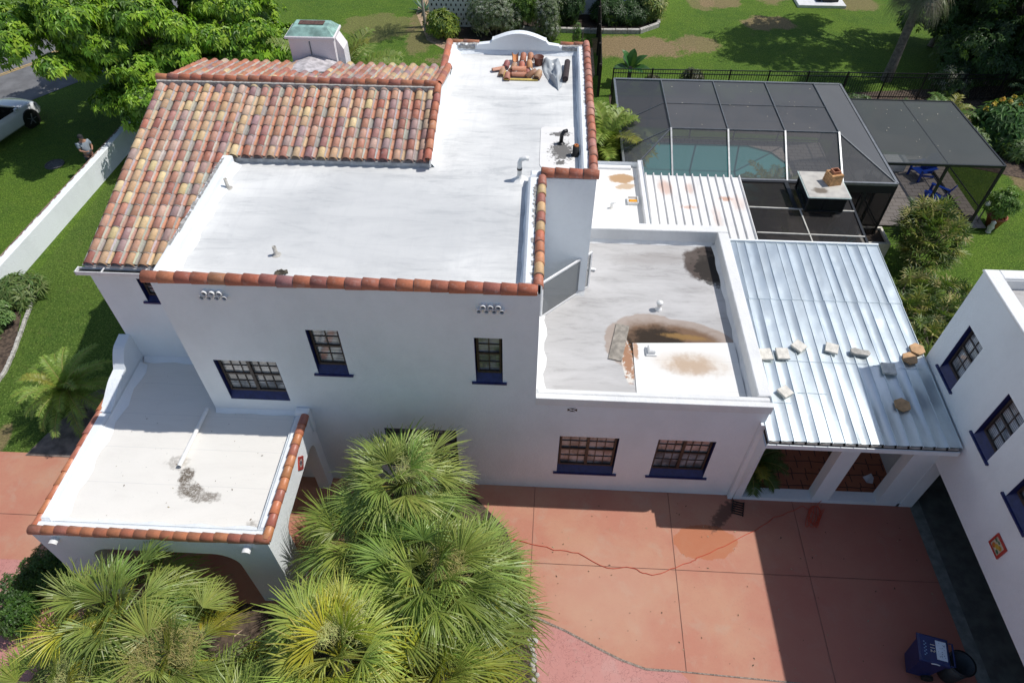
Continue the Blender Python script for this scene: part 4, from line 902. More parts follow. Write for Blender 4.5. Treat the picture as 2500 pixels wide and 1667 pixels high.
# freestanding screen between the tall wall and the tower corner
scr = thing('screen_panel', 'white framed grey mesh panel standing slantwise on the low roof beside the tall wall', 'screen', (.16, 12.45, 3.41))
d = Vector((1.45 - .16, 13.72 - 12.45, 0)); L = d.length; T = Matrix.Rotation(math.atan2(d.y, d.x), 4, 'Z'); Hh = 1.22
m = MB(); m.box(0, L, -.025, .025, 0, .05, T=T); m.box(0, L, -.025, .025, Hh - .05, Hh, T=T); m.box(0, .05, -.024, .024, .05, Hh - .05, T=T); m.box(L - .05, L, -.024, .024, .05, Hh - .05, T=T)
o = m.build('frame', M['white_trim'], scr)
m = MB(); m.box(.05, L - .05, -.004, .004, .05, Hh - .05, T=T); m.build('mesh', M['screen_grey'], scr)
m = MB(); m.add([(0, 0, 0), (.32, -.12, .02), (.3, -.18, .02), (0, -.12, 0), (0, 0, .04), (.32, -.12, .06), (.3, -.18, .06), (0, -.12, .04)], [(3, 2, 1, 0), (4, 5, 6, 7), (0, 1, 5, 4), (1, 2, 6, 5), (2, 3, 7, 6)])
m.box(0, .05, -.5, -.12, 0, .03); put(m, 'bracket', M['white_trim'], 'small white bracket lying on the low roof under the tower wall', 'bracket', (1.36, 14.5, 3.42))
# paving slabs holding the metal roof down
SQ = [(5.68, 11.38, .2, .09, .17, 'half hidden cream slab against the low roof parapet on the metal roof'), (6.15, 11.42, .15, .02, .17, 'cream square slab second from the parapet in the row on the metal roof'),
      (6.6, 11.68, .15, .75, .15, 'cream square slab turned like a diamond on the metal roof'), (7.4, 11.65, .15, -.35, .15, 'cream square slab lying slightly askew just left of the rough grey stone'),
      (8.62, 11.08, .16, -.1, .16, 'cream square slab lying in the garage shadow beside the hexagonal slabs'), (5.98, 10.28, .14, .6, .14, 'cream square slab lying alone lowest on the sunny side of the metal roof')]
sl = math.atan(.062)
for x, y, hw, rz, hh, lab in SQ:
    m = MB(); m.cbox(-hw, hw, -hh, hh, 0, .055, .008); put(m, 'paving_slab', M['cstone'], lab, 'paving slab', (x, y, zg(y) + .04), rz, 'slabs weighing down the metal roof', rx=sl)
m = MB(); pts = [(-.22, -.05), (-.15, -.1), (.05, -.09), (.18, -.1), (.24, -.02), (.2, .07), (.02, .06), (-.12, .1), (-.22, .06)]; m.prism(pts, 0, .07); put(m, 'stone', M['concrete'], 'rough grey oblong stone in the middle of the slab row on the metal roof', 'stone', (8.06, 11.55, zg(11.55) + .04), -.15, rx=sl)
hexp = [(.19*math.cos(math.pi*k/3 + .3), .19*math.sin(math.pi*k/3 + .3)) for k in range(6)]
ht = simple('tan_hex_tile', (.5, .3, .15), .75, .25, 8, .2)
for x, y, rz, lab in ((9.23, 11.42, 0, 'tan hexagonal slab at the edge of the garage shadow on the metal roof'), (9.5, 11.72, .2, 'tan hexagonal slab touching the garage wall in the sun'), (8.62, 10.03, .1, 'brown hexagonal slab lying alone in the shadow on the metal roof')):
    m = MB(); m.prism(hexp, 0, .05); put(m, 'hexagonal_slab', ht, lab, 'paving slab', (x, y, zg(y) + .04), rz, 'hexagonal slabs on the metal roof', rx=sl)
# tray with a sponge on the rear roof
tr_ = thing('paint_tray', 'small white tray holding an orange sponge on the flat roof behind the tower', 'tray', (3.02, 18.2, 3.01))
m = MB(); m.box(-.17, .17, -.17, .17, 0, .02); 
for a in ((-.17, -.15, -.17, .17), (.15, .17, -.17, .17), (-.15, .15, -.17, -.15), (-.15, .15, .15, .17)): m.box(*a, .02, .1)
m.build('tray', M['plastic_white'], tr_)
m = MB(); m.cbox(-.13, .13, -.12, .03, .021, .09, .02); m.build('sponge', simple('orange_sponge', (.7, .3, .01), .8, .2, 20, .4), tr_)

# ================================================================== DRIVEWAY THINGS
bn = thing('wheeled_bin', 'blue wheeled bin with a white label on its lid beside the garage strip', 'bin', (8.72, 5.35, .012)); rzb = -.23
TB = Matrix.Rotation(rzb, 4, 'Z')
def frustum(m, a, b, z0, z1, T=None, col=None):
    v = [(a[0], a[2], z0), (a[1], a[2], z0), (a[1], a[3], z0), (a[0], a[3], z0), (b[0], b[2], z1), (b[1], b[2], z1), (b[1], b[3], z1), (b[0], b[3], z1)]
    if T: v = [T @ Vector(p) for p in v]
    m.add(v, [(3, 2, 1, 0), (4, 5, 6, 7)] + [(i, (i+1) % 4, 4+(i+1) % 4, 4+i) for i in range(4)], col)
m = MB(); frustum(m, (-.2, .2, -.2, .2), (-.28, .24, -.26, .26), .06, .98, TB); m.box(-.32, .27, -.28, .28, .95, 1.0, T=TB); m.build('body', M['plastic_blue'], bn)
m = MB(); m.cbox(-.34, .27, -.29, .29, 1.0, 1.08, .035, T=TB); lid = m.build('lid', M['plastic_blue'], bn)
m = MB(); m.tube([TB @ Vector(p) for p in ((.3, -.24, 1.0), (.37, -.24, 1.02), (.37, .24, 1.02), (.3, .24, 1.0))], .018, 8); m.build('handle', M['plastic_blue'], bn)
for s in (-1, 1):
    m = MB(); m.tube([TB @ Vector((.2, s*.2, .12)), TB @ Vector((.2, s*.26, .12))], .12, 14); m.build('wheel', M['rubber'], bn)
m = MB(); m.cbox(-.0, .21, -.2, .2, 1.081, 1.084, .001, T=TB)
lb = m.build('label', simple('white_label', (.6, .68, .75), .5, .1, 8), bn)
m = MB(); 
for k in range(22): x, y = rr(.03, .18), rr(-.17, .17); m.box(x, x + .012, y, y + .01, 1.085, 1.086, T=TB)
q = m.build('label_marks', M['plastic_blue'], None); q.parent = lb
def text(s, size, loc, rot, mat, name, parent=None):
    cu = bpy.data.curves.new(name, 'FONT'); cu.body = s; cu.size = size; cu.extrude = .001; cu.align_x = 'CENTER'; cu.align_y = 'CENTER'
    ob = bpy.data.objects.new('tmp', cu); me = bpy.data.meshes.new_from_object(ob); me.name = name; me.materials.clear(); me.materials.append(mat)
    bpy.data.objects.remove(ob); o = bpy.data.objects.new(name, me); C.objects.link(o); o.location = loc; o.rotation_euler = rot
    if parent: o.parent = parent
    return o
text('112', .13, TB @ Vector((-.07, .02, 1.083)), (0, 0, rzb - math.pi/2), simple('number_paint', (.7, .65, .5), .5), 'house_number', lid)
m = MB(); m.tube([TB @ Vector(p) for p in ((-.1, -.296, 1.02), (-.03, -.297, 1.045), (.06, -.297, 1.03))], .012, 5); q = m.build('lid_mark', M['plastic_white'], None); q.parent = lid
for k in range(5): 
    m = MB()
m = MB()
for k in range(9): m.box(-.24 + (k % 2) * .03, -.225 + (k % 2) * .03 + .01, -.17 + k*.035, -.15 + k*.035, 1.081, 1.083, T=TB)
q = m.build('lid_lettering', simple('faded_print', (.2, .35, .55), .5), None); q.parent = lid
gc = thing('rubbish_can', 'black round open rubbish can standing behind the blue wheeled bin', 'rubbish can', (9.38, 5.22, .012))
m = MB(); m.lathe((0, 0, 0), [(0, .01), (.2, .01), (.26, .72), (.25, .72), (.19, .03), (0, .03)], 22); m.build('body', simple('dark_grey_plastic', (.03, .04, .045), .5, .3, 8), gc, True)
m = MB(); m.lathe((0, 0, 0), [(.255, .7), (.28, .71), (.28, .74), (.25, .745)], 22); m.build('rim', M['black'], gc, True)
m = MB(); random.seed(140)
for k in range(132):
    x, y = (rr(.3, 9.8), rr(5, 9.3)) if k < 110 else (rr(-9.6, -5.7), rr(6.6, 9.2)); z = .02 if k < 110 else 2.887
    a = rr(0, 6.28); l = rr(.012, .035); d = Vector((math.cos(a), math.sin(a), .15)) * l; s_ = Vector((-math.sin(a), math.cos(a), 0)) * l * .5; p = Vector((x, y, z)); m.add([p - d, p - s_, p + d, p + s_], [(0, 1, 2, 3)], jit(random.choice([(.16, .1, .05), (.1, .07, .04), (.35, .28, .18)]), .2))
for k in range(46):
    x, y = (rr(4.8, 10.1), rr(22, 25)) if k < 26 else (rr(12.6, 16), rr(21.8, 25.5)); z = 3.625 if k < 26 else 2.71
    a = rr(0, 6.28); l = rr(.02, .04); d = Vector((math.cos(a), math.sin(a), .1)) * l; s_ = Vector((-math.sin(a), math.cos(a), 0)) * l * .5; p = Vector((x, y, z)); m.add([p - d, p - s_, p + d, p + s_], [(0, 1, 2, 3)], (.45, .42, .34))
tag(m.build('fallen_leaves', M['twig']), kind='stuff')
def hose(pts, r, z=.02): return [(x, y, z) for x, y in pts]
m = MB()
path = [(-1.3, 8.2), (-.7, 8.05), (-.04, 7.9), (.71, 7.7), (1.31, 7.62), (2.03, 7.31), (2.63, 7.34), (2.87, 7.18), (3.2, 7.2), (3.7, 7.4), (4.1, 7.52), (4.24, 7.67), (4.98, 8.03), (5.84, 8.45), (6.37, 8.86), (6.9, 9.1), (7.3, 9.25)]
pp_ = []
for i in range(len(path) - 1):
    for t in range(4): u = t / 4; pp_.append((path[i][0]*(1-u) + path[i+1][0]*u + rr(-.01, .01), path[i][1]*(1-u) + path[i+1][1]*u + .03*math.sin(i*2+t), .022))
for k in range(70):   # tangled coil
    a = k * .55; pp_.append((7.35 + .16*math.cos(a) + .12*math.sin(a*.31) + k*.002, 9.0 - .28*math.sin(a*.93) * (1 + .2*math.cos(a*.4)) - k*.002, .025 + .0012*k))
pp_ += [(7.6, 9.3, .05), (7.75, 9.4, .16), (7.8, 9.5, .17)]
m.tube(pp_, .007, 5); put(m, 'extension_cord', simple('orange_cord', (.55, .06, .025), .5, .1, 10), 'thin red orange cord trailing over the driveway to a tangled coil by the arcade', 'cord')
m = MB()
for k in range(6): m.box(-.14, .14, -.2 + k*.07, -.18 + k*.07, .0, .03)
m.box(-.15, -.13, -.22, .2, 0, .035); m.box(.13, .15, -.22, .2, 0, .035); put(m, 'drain_grate', M['black'], 'black slatted grate lying at the foot of the white downpipe by the arcade', 'grate', (5.5, 9.1, .014), -.25)
m = MB(); m.lathe((0, 0, 0), [(0, 0), (.1, 0), (.1, .02), (.04, .03), (.035, .0)], 14); put(m, 'stone_ring', M['concrete'], 'round pale stone ring at the gravel edge of the palm bed', 'ring', (.2, 5.45, .035))
# stones edging the bed
for k in range(26):
    t = k / 25; x = .12 + .24*math.sin(t*2.2) + rr(-.07, .07); y = 6.0 - t * 2.6; s = rr(.03, .075)
    m = MB(); m.lathe((0, 0, 0), [(0, 0), (s, 0), (s*1.15, s*.4), (s*.7, s*.9), (0, s)], 7); put(m, 'edging_stone', M['concrete'], 'small pale rounded stone in the gravel edge of the palm bed', 'stone', (x, y, .03), rr(0, 3), 'small stones edging the palm bed')

# ================================================================== VEGETATION
V3 = Vector
def uvec(az, el): return V3((math.cos(el)*math.cos(az), math.cos(el)*math.sin(az), math.sin(el)))
def fan_leaf(m, hub, d, nrm, R, col, n=30, spread=R_(118), droop=.28, seg=4, wid=1.0, mess=0):
    d = d.normalized(); s = d.cross(nrm).normalized(); nrm = s.cross(d).normalized()
    da = 2 * spread / n
    for i in range(n):
        th = -spread + da * (i + .5) + rr(-.02, .02); v = (d * math.cos(th) + s * math.sin(th) + nrm * rr(-mess, mess)).normalized()
        Lg = R * (1 - .28 * (abs(th) / spread) ** 2) * rr(.88, 1.06); dr = droop * rr(.5, 1.8); lift = .10 * abs(math.sin(th))
        side = (-d * math.sin(th) + s * math.cos(th)); pts = []
        c = jit(col, .16)
        for k in range(seg + 1):
            t = k / seg; p = hub + v * (Lg * t * (1 - .12*t*dr)) + nrm * (lift * R * t) + V3((0, 0, -1)) * (dr * Lg * t ** 2.6)
            p += side * (rr(-.012, .012) * t)
            w_ = min(Lg * t * math.tan(da/2) * 1.05, R * .02 * wid) if t < .42 else R * .02 * wid * max(0, 1 - (t - .42) / .58) ** .8
            w_ = max(w_, .003); pts.append((p - side * w_, p + nrm * w_ * .55, p + side * w_))
        vs = [q for tr in pts for q in tr]
        fs = []
        for k in range(seg): a = k*3; fs += [(a, a+1, a+4, a+3), (a+1, a+2, a+5, a+4)]
        m.add(vs, fs, c)
def petiole(m, a, d, L, r, col, sag=.15):
    pts = [a + d * (L * t) + V3((0, 0, -sag * L * t * t)) for t in (0, .33, .66, 1)]
    m.tube(pts, [r, r*.8, r*.65, r*.5], 5, col, cap=False); return pts[-1], (pts[-1] - pts[-2]).normalized()
def fan_palm(label, x, y, zh, nl, R, P, col, infl=0, yel=.15, lo=-.35, dead=3, seed=0, group='fan palms in the driveway bed', droop=.28, twist=0, trunk_r=.17):
    random.seed(seed); root = thing('fan_palm', label, 'palm', (x, y, 0), group)
    m = MB(); prof = []
    for k in range(int(zh / .12) + 1): z = k * .12; prof.append((trunk_r * (1 + (.12 if k % 2 else 0)), z))
    m.lathe((0, 0, 0), prof + [(trunk_r, zh - .05), (0, zh)], 12)
    m.build('trunk', M['bark'], root)
    m = MB(); hrt = V3((0, 0, zh))
    nl = int(nl * 1.12)
    for i in range(nl):
        t = (i + .5) / nl; az = i * 2.39996 + rr(-.2, .2); el = 1.35 - (1.35 - lo) * t ** .8 + rr(-.12, .12)
        dv = uvec(az, el); Lp = P * rr(.75, 1.15) * (.75 + .25 * t)
        young = rnd() < yel * .75; c = (.42, .42, .06) if young else col
        kk = rr(.62, 1.2) * (1.15 - .3 * t); c = (c[0] * kk * rr(.9, 1.15), c[1] * kk, c[2] * kk * .8); pc = (.42, .40, .05) if young or rnd() < .3 else (.2, .24, .07)
        hub, dd = petiole(m, hrt + dv * .08, dv, Lp * rr(.75, 1.3), .02, pc, .12 + .15*t)
        nv = (V3((0, 0, 1)) - dd * dd.z); 
        if nv.length < .25: nv = uvec(az + math.pi, .3)
        nv = nv.normalized(); nv = (nv + dd.cross(nv) * rr(-.5, .5)).normalized()
        fan_leaf(m, hub, dd, nv, R * rr(.72, 1.3) * (.9 + .15*t), c, n=random.choice((34, 38, 44)), spread=R_(rr(48, 98)), droop=droop * rr(.5, 2.0), seg=5, mess=.12, wid=.85)
    m.build('crown', M['leaf_thick'], root)
    if dead:
        m = MB()
        for i in range(dead):
            az = rr(0, 6.28); dv = uvec(az, rr(-.9, -.3)); hub, dd = petiole(m, hrt - V3((0, 0, .2)), dv, P * .8, .02, (.3, .22, .1), .3)
            fan_leaf(m, hub, dd, uvec(az, 1.2), R * .7, (.32, .26, .17), n=22, droop=.7)
        m.build('dead_leaf', M['leaf'], root)
    for q in range(infl):
        m = MB(); az = infl_az[q % len(infl_az)] if infl_az else rr(0, 6.28)
        cpt = hrt + uvec(az, .75) * (.62 * P) + V3((0, 0, .28)); 
        m.tube([hrt, hrt + uvec(az, .9) * .3 * P, cpt], .015, 5, (.35, .36, .08))
        for k in range(620):
            a = cpt + V3((rr(-1, 1) * .4, rr(-1, 1) * .4, rr(-.6, .5) * .3)) * (.6 + .4 * rnd()); dr_ = uvec(rr(0, 6.28), rr(-.5, .9)); b = a + dr_ * rr(.08, .2)
            sd = dr_.cross(V3((0, 0, 1))); sd = sd.normalized() * .004 if sd.length > .01 else V3((.004, 0, 0))
            m.add([a - sd, b - sd * .4, b + sd * .4, a + sd], [(0, 1, 2, 3)], jit(icol, .25))
        m.build('flower_cluster', M['twig'], root)
    return root
infl_az = []; icol = (.36, .38, .12)
def frond(m, base, az, el, L, lw, col, n=34, curve=1.2, vee=.5, seg=10, rc=(.3, .3, .08), narrow=.018, wgt=1.0):
    # pinnate leaf: arching rachis with leaflets on both sides
    pts = []; p = V3(base); e = el
    for k in range(seg + 1):
        pts.append(p.copy()); p = p + uvec(az, e) * (L / seg); e -= curve / seg * (.5 + k / seg)
    m.tube(pts, [.018 * wgt * (1 - .8*k/seg) + .003 for k in range(seg + 1)], 4, rc, cap=False)
    for i in range(n):
        t = .12 + .86 * i / n; f = t * seg; k = min(seg - 1, int(f)); a = pts[k].lerp(pts[k+1], f - k); d = (pts[k+1] - pts[k]).normalized()
        side = d.cross(V3((0, 0, 1))).normalized(); up = side.cross(d)
        ll = lw * math.sin(math.pi * (.15 + .8 * t)) ** .6 * rr(.85, 1.1)
        for s in (-1, 1):
            v = (side * s * .85 + d * .55 + up * vee * rr(.4, 1.2)).normalized(); q1 = a + v * ll * .5; q2 = a + v * ll + V3((0, 0, -ll * rr(.15, .45)))
            wv = d * narrow * rr(.8, 1.2); c = jit(col, .18)
            m.add([a - wv * .5, q1 - wv, q2, q1 + wv, a + wv * .5], [(0, 1, 3, 4), (1, 2, 3)], c)
def feather_palm(name, label, cat, x, y, zh, nf, L, lw, col, el0=1.3, el1=-.1, curve=1.3, seed=0, stems=1, spread=.25, narrow=.018, n=34, azs=None, group=None, trunk_r=.09):
    random.seed(seed); root = thing(name, label, cat, (x, y, 0), group); mt = MB(); mc = MB()
    for s in range(stems):
        ox, oy = (0, 0) if stems == 1 else (rr(-spread, spread), rr(-spread, spread)); h = zh * rr(.75, 1.05) if stems > 1 else zh
        mt.tube([(ox, oy, 0), (ox + rr(-.05, .05), oy, h * .5), (ox, oy, h)], [trunk_r * 1.15, trunk_r, trunk_r * .9], 9, (.3, .3, .2))
        k_ = max(3, nf // stems)
        for i in range(k_):
            t = (i + .5) / k_; az = i * 2.39996 + s if azs is None else rr(*azs)
            c = col if rnd() < .85 else (.3, .3, .05)
            frond(mc, (ox, oy, h), az, el0 + (el1 - el0) * t + rr(-.1, .1), L * rr(.8, 1.1), lw, c, n=n, curve=curve * rr(.8, 1.2), narrow=narrow, rc=(.38, .36, .1))
    mt.build('trunk', M['bark'], root); mc.build('crown', M['leaf'], root); return root
def leaf_cards(m, c, r, n, size, cols, up=.3, k=5, droopy=.4, asp=.36, fill=.35):
    c = V3(c)
    for _ in range(n):
        z = rr(-1 + up, 1); a = rr(0, 6.28); q = math.sqrt(max(0, 1 - z*z)); nv = V3((q*math.cos(a), q*math.sin(a), z))
        rad = rr(.78, 1.0) if rnd() > fill else rr(.3, .85)
        rad *= 1 + .55 * mnoise.noise(nv * 1.9 + c * 1.3); p = c + V3((nv.x*r[0], nv.y*r[1], nv.z*r[2])) * rad; base = (nv + V3((0, 0, .5))).normalized(); col = jit(random.choice(cols), .15)
        a0 = rr(0, 6.28); t1 = base.orthogonal().normalized(); t2 = base.cross(t1)
        for j in range(k):
            aa = a0 + 6.283 * j / k + rr(-.2, .2); d = (t1*math.cos(aa) + t2*math.sin(aa)) + base * rr(-.1, .5) + V3((0, 0, -droopy * rnd())); d.normalize()
            s = size * rr(.7, 1.25); w_ = d.cross(base); w_ = (w_.normalized() if w_.length > .01 else t1) * s * asp * .5
            mid = p + d * s * .55 + V3((0, 0, .02)); tip = p + d * s + V3((0, 0, -s * .25 * droopy))
            m.add([p, mid - w_, tip, mid + w_], [(0, 1, 2, 3)], jit(col, .1))
def bush(label, cat, x, y, blobs, n, size, cols, name='bush', group=None, seed=0, z0=0, k=5, stem=True, asp=.36, extra=None, droopy=.4):
    random.seed(seed); root = thing(name, label, cat, (x, y, z0), group); m = MB()
    tot = sum(b[3]*b[4] for b in blobs)
    for bx, by, bz, rxy, rz in blobs: leaf_cards(m, (bx, by, bz), (rxy, rxy, rz), int(n * rxy * rz / tot), size, cols, up=.15, k=k, asp=asp, droopy=droopy)
    m.build('foliage', M['leaf'], root)
    if stem:
        m = MB()
        for bx, by, bz, rxy, rz in blobs: m.tube([(bx*.3, by*.3, 0), (bx*.8, by*.8, bz*.6), (bx, by, bz)], [.05, .035, .02], 6, (.2, .16, .12))
        m.build('stem', M['bark'], root)
    if extra: extra(root)
    return root
def tree(label, x, y, zc, rad, nb, br, per, size, cols, seed=0, name='tree', trunk=.25, k=6, asp=.38, group=None, droopy=.6, zmin=None, flat=.75, off=(0, 0)):
    random.seed(seed); root = thing(name, label, 'tree', (x, y, 0), group); m = MB(); bl = []
    tries = 0
    while len(bl) < nb and tries < 5000:
        tries += 1; z = rr(-.75, 1); a = rr(0, 6.28); q = math.sqrt(max(0, 1 - z*z)); rd = rr(.45, 1)
        p = V3((q*math.cos(a)*rad[0]*rd, q*math.sin(a)*rad[1]*rd, zc + z*rad[2]*rd))
        if zmin is not None and (p.z < zmin or (size == .23 and (p.x < -1.6 and p.z < 4.3 and p.y < 2.5 or p.x < -4.5 and p.z < 5.5 and p.y < 3))): continue
        p.x += off[0]; p.y += off[1]; bl.append((p, br * rr(.65, 1.25)))
    for p, r in bl: leaf_cards(m, p, (r, r, r * flat), int(per * r / br), size, cols, up=.25, k=k, asp=asp, droopy=droopy)
    m.build('crown', M['leaf'], root)
    m = MB(); fork = V3((0, 0, zc - rad[2] * .55)); m.tube([(0, 0, 0), (.1, .05, fork.z*.5), fork], [trunk*1.3, trunk, trunk*.85], 10)
    for p, r in bl[::2]: mid = fork.lerp(p, .5) + V3((0, 0, -.2)); m.tube([fork, mid, p], [trunk*.4, trunk*.22, .025], 6, cap=False)
    m.build('trunk', M['bark'], root); return root

DG, MG, YG = (.105, .165, .075), (.13, .20, .07), (.24, .30, .05)
infl_az = [0.3]
fan_palm('blue green fan palm at the bottom left corner in front of the porch arch', -8.0, 4.75, 2.3, 40, 1.05, .95, (0.244, 0.336, 0.098), seed=11, yel=.04)
icol = (.33, .29, .1); infl_az = [.3, 2.2, 4.0]
fan_palm('fan palm with brown seed clusters and yellow leaf stalks below the porch roof', -6.75, 4.0, 2.1, 28, .95, .9, (0.293, 0.372, 0.111), seed=12, infl=3, yel=.35)
infl_az = [1.9, 2.6, 1.2]; icol = (.46, .48, .17)
fan_palm('tall yellow green fan palm with a big pale flower cluster at the bottom middle', -3.3, 4.0, 3.0, 38, 1.2, 1.05, (0.378, 0.456, 0.119), seed=13, infl=3, yel=.3)
infl_az = [.4]; icol = (.33, .3, .1)
fan_palm('dark green fan palm at the heart of the clump below the house wall', -1.85, 5.5, 2.8, 42, 1.15, 1.0, (0.256, 0.348, 0.093), seed=14, infl=1, yel=.06)
icol = (.4, .42, .15)
fan_palm('tallest fan palm of the clump reaching the ground floor window of the house wall', -2.75, 7.5, 3.1, 40, .95, .8, (0.293, 0.384, 0.119), seed=15, infl=1, yel=.1)
fan_palm('low fan palm between the porch foot and the middle of the palm clump', -3.55, 6.55, 2.3, 30, .9, .75, (0.244, 0.336, 0.085), seed=16, yel=.08)
fan_palm('small fan palm leaning out over the red driveway at the right of the clump', -1.05, 5.95, 2.0, 28, .95, .75, (0.293, 0.384, 0.119), seed=17, yel=.12, infl=1)
fan_palm('fan palm with arching yellow leaves at the bottom right of the clump', -1.6, 4.0, 2.4, 32, 1.15, .95, (0.342, 0.432, 0.102), seed=18, yel=.3)
fan_palm('fan palm cut by the bottom edge of the photo between two taller palms', -4.9, 2.7, 2.3, 28, 1.1, .9, (0.317, 0.408, 0.102), seed=19, yel=.15)
fan_palm('fan palm cut by the bottom edge of the photo near the left corner', -8.7, 3.5, 1.9, 30, 1.05, .95, (0.305, 0.396, 0.093), seed=20, yel=.2, infl=1)
random.seed(5)
# dry leaf litter in the bed
m = MB()
for k in range(900):
    x, y = rr(-9.5, .3), rr(1, 8.8); a = rr(0, 6.28); l = rr(.05, .3); d = V3((math.cos(a), math.sin(a), rr(-.1, .2))) * l; s_ = V3((-math.sin(a), math.cos(a), 0)) * rr(.006, .02)
    if x < -4.6 and y > 5.9: continue
    if (x < -4.0 and y > 8) or (x > -1.2 and y > 7): continue
    p = V3((x, y, .05)); m.add([p - s_, p + d, p + s_], [(0, 1, 2)], jit(random.choice([(.3, .24, .16), (.4, .35, .25), (.2, .15, .1)]), .3))
tag(m.build('leaf_litter', M['twig']), kind='stuff')
bush('clipped dark green hedge curving round the left foot of the porch', 'hedge', -11.3, 6.3, [(-.25, -.5, .5, .5, .5), (0, 0, .5, .55, .5), (.4, .4, .5, .5, .5), (-.1, -1.0, .45, .45, .45), (.75, .6, .45, .4, .45)], 5200, .07, [(.05, .12, .02), (.08, .17, .025), (.04, .09, .02)], 'hedge', seed=21, k=4, asp=.6)
feather_palm('date_palm', 'small date palm with arching green fronds on the lawn behind the porch', 'palm', -13.0, 11.3, .95, 36, 1.5, .28, (.26, .38, .06), el0=1.35, el1=.0, curve=1.5, seed=22, narrow=.012, n=46)
feather_palm('coconut_palm', 'yellow green feather palm rising behind the ridge right of the chimney', 'palm', -7.9, 25.2, 3.0, 17, 3.0, .75, (.2, .26, .045), el0=1.35, el1=.3, curve=1.3, seed=23, narrow=.026, n=44)
feather_palm('areca_palm', 'bright green feathery palm squeezed between the tower wall and the pool cage', 'palm', 2.3, 23.0, 1.9, 54, 2.2, .6, (.25, .34, .05), el0=1.4, el1=.2, curve=1.6, seed=24, stems=6, spread=.35, narrow=.03, n=50, trunk_r=.05)
feather_palm('areca_palm', 'lower feathery palm beside the rear flat roof, in front of the bright one', 'palm', 2.35, 21.5, 1.1, 40, 1.6, .42, (.2, .3, .05), el0=1.3, el1=.1, curve=1.5, seed=25, stems=5, spread=.3, narrow=.024, n=40, trunk_r=.04)
feather_palm('feather_palm', 'palm growing on the pool deck seen dimly through the screen', 'palm', 8.6, 21.6, .8, 26, 1.7, .4, (.14, .22, .05), el0=1.3, el1=.1, curve=1.4, seed=26, narrow=.02, n=34)
feather_palm('feather_palm', 'potted feather palm standing inside the left arch of the arcade', 'palm', 5.95, 10.2, .45, 20, 1.0, .36, (.08, .13, .03), el0=1.2, el1=.0, curve=1.3, seed=27, narrow=.022, n=26)
# broad leaved trees
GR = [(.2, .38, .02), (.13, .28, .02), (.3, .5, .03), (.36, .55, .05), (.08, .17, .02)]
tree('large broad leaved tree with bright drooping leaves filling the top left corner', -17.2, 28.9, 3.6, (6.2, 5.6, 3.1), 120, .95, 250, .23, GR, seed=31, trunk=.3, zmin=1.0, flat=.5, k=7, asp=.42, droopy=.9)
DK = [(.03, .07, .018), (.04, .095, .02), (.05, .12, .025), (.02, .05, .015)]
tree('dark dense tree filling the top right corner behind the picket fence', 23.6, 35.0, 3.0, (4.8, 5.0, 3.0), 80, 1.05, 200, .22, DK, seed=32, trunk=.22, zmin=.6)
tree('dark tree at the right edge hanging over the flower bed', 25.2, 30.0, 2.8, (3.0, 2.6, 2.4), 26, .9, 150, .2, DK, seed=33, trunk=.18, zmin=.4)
tree('tall tree shading the far lawn, its lowest boughs just right of the palm trunk', 21.6, 36.4, 7.6, (4.8, 3.0, 3.0), 34, 1.1, 110, .25, DK, seed=34, trunk=.25, zmin=4.5, off=(-2.6, 2.0))
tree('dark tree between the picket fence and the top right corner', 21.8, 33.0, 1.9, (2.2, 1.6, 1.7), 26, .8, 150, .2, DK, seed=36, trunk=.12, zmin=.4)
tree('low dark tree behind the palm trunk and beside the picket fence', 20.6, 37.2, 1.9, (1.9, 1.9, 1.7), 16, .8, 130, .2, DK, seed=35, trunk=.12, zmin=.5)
# cabbage palm with a skirt of dry leaves
random.seed(41); cp_ = thing('cabbage_palm', 'tall palm with bare grey trunk and hanging dry skirt at the top right', 'palm', (17.0, 33.2, 0))
m = MB(); m.tube([(0, 0, 0), (.02, 0, 1.5), (.0, 0, 4.9)], [.26, .2, .19], 12); m.build('trunk', M['bark'], cp_)
m = MB()
for i in range(46):
    az = i * 2.4; dv = uvec(az, rr(-.55, .2)); hub, dd = petiole(m, V3((0, 0, 4.55)), dv, rr(.5, .95), .02, (.3, .27, .14), .4); fan_leaf(m, hub, dd, uvec(az, 1.2), rr(.6, .85), random.choice([(.3, .27, .19), (.24, .22, .15), (.2, .23, .1)]), n=24, droop=.6)
m.build('dry_skirt', M['leaf'], cp_)
m = MB()
for i in range(24):
    az = i * 2.4 + 1; dv = uvec(az, rr(.2, 1.3)); hub, dd = petiole(m, V3((0, 0, 4.9)), dv, rr(.8, 1.1), .02, (.2, .24, .07), .2); fan_leaf(m, hub, dd, uvec(az + math.pi, .8), 1.1, DG, n=28, droop=.4)
m.build('crown', M['leaf_thick'], cp_)
# shrubs by the neighbour and along the fence
bush('round bush with glossy yellow tipped leaves beside the pierced white wall', 'bush', -5.5, 37.0, [(0, 0, .7, .85, .6), (.35, -.1, .5, .5, .45)], 900, .2, [(.2, .28, .03), (.3, .36, .05), (.08, .16, .03)], seed=51)
bush('loose grey green shrub with white blossoms, left one behind the curved pediment', 'bush', -2.6, 37.3, [(0, 0, 1.3, 1.2, 1.1), (-.9, .3, 1.0, .8, .9), (.7, 0, .9, .8, .8), (0, .3, 2.1, .8, .6)], 4200, .1, [(.15, .2, .1), (.2, .25, .14), (.1, .15, .06), (.42, .44, .36)], seed=52)
bush('taller bright green shrub in the middle behind the curved pediment', 'bush', -1.2, 38.0, [(0, 0, 1.4, 1.0, 1.2), (.6, .2, 1.9, .8, .8)], 2200, .14, [(.12, .22, .03), (.18, .3, .04), (.06, .13, .02)], seed=53)
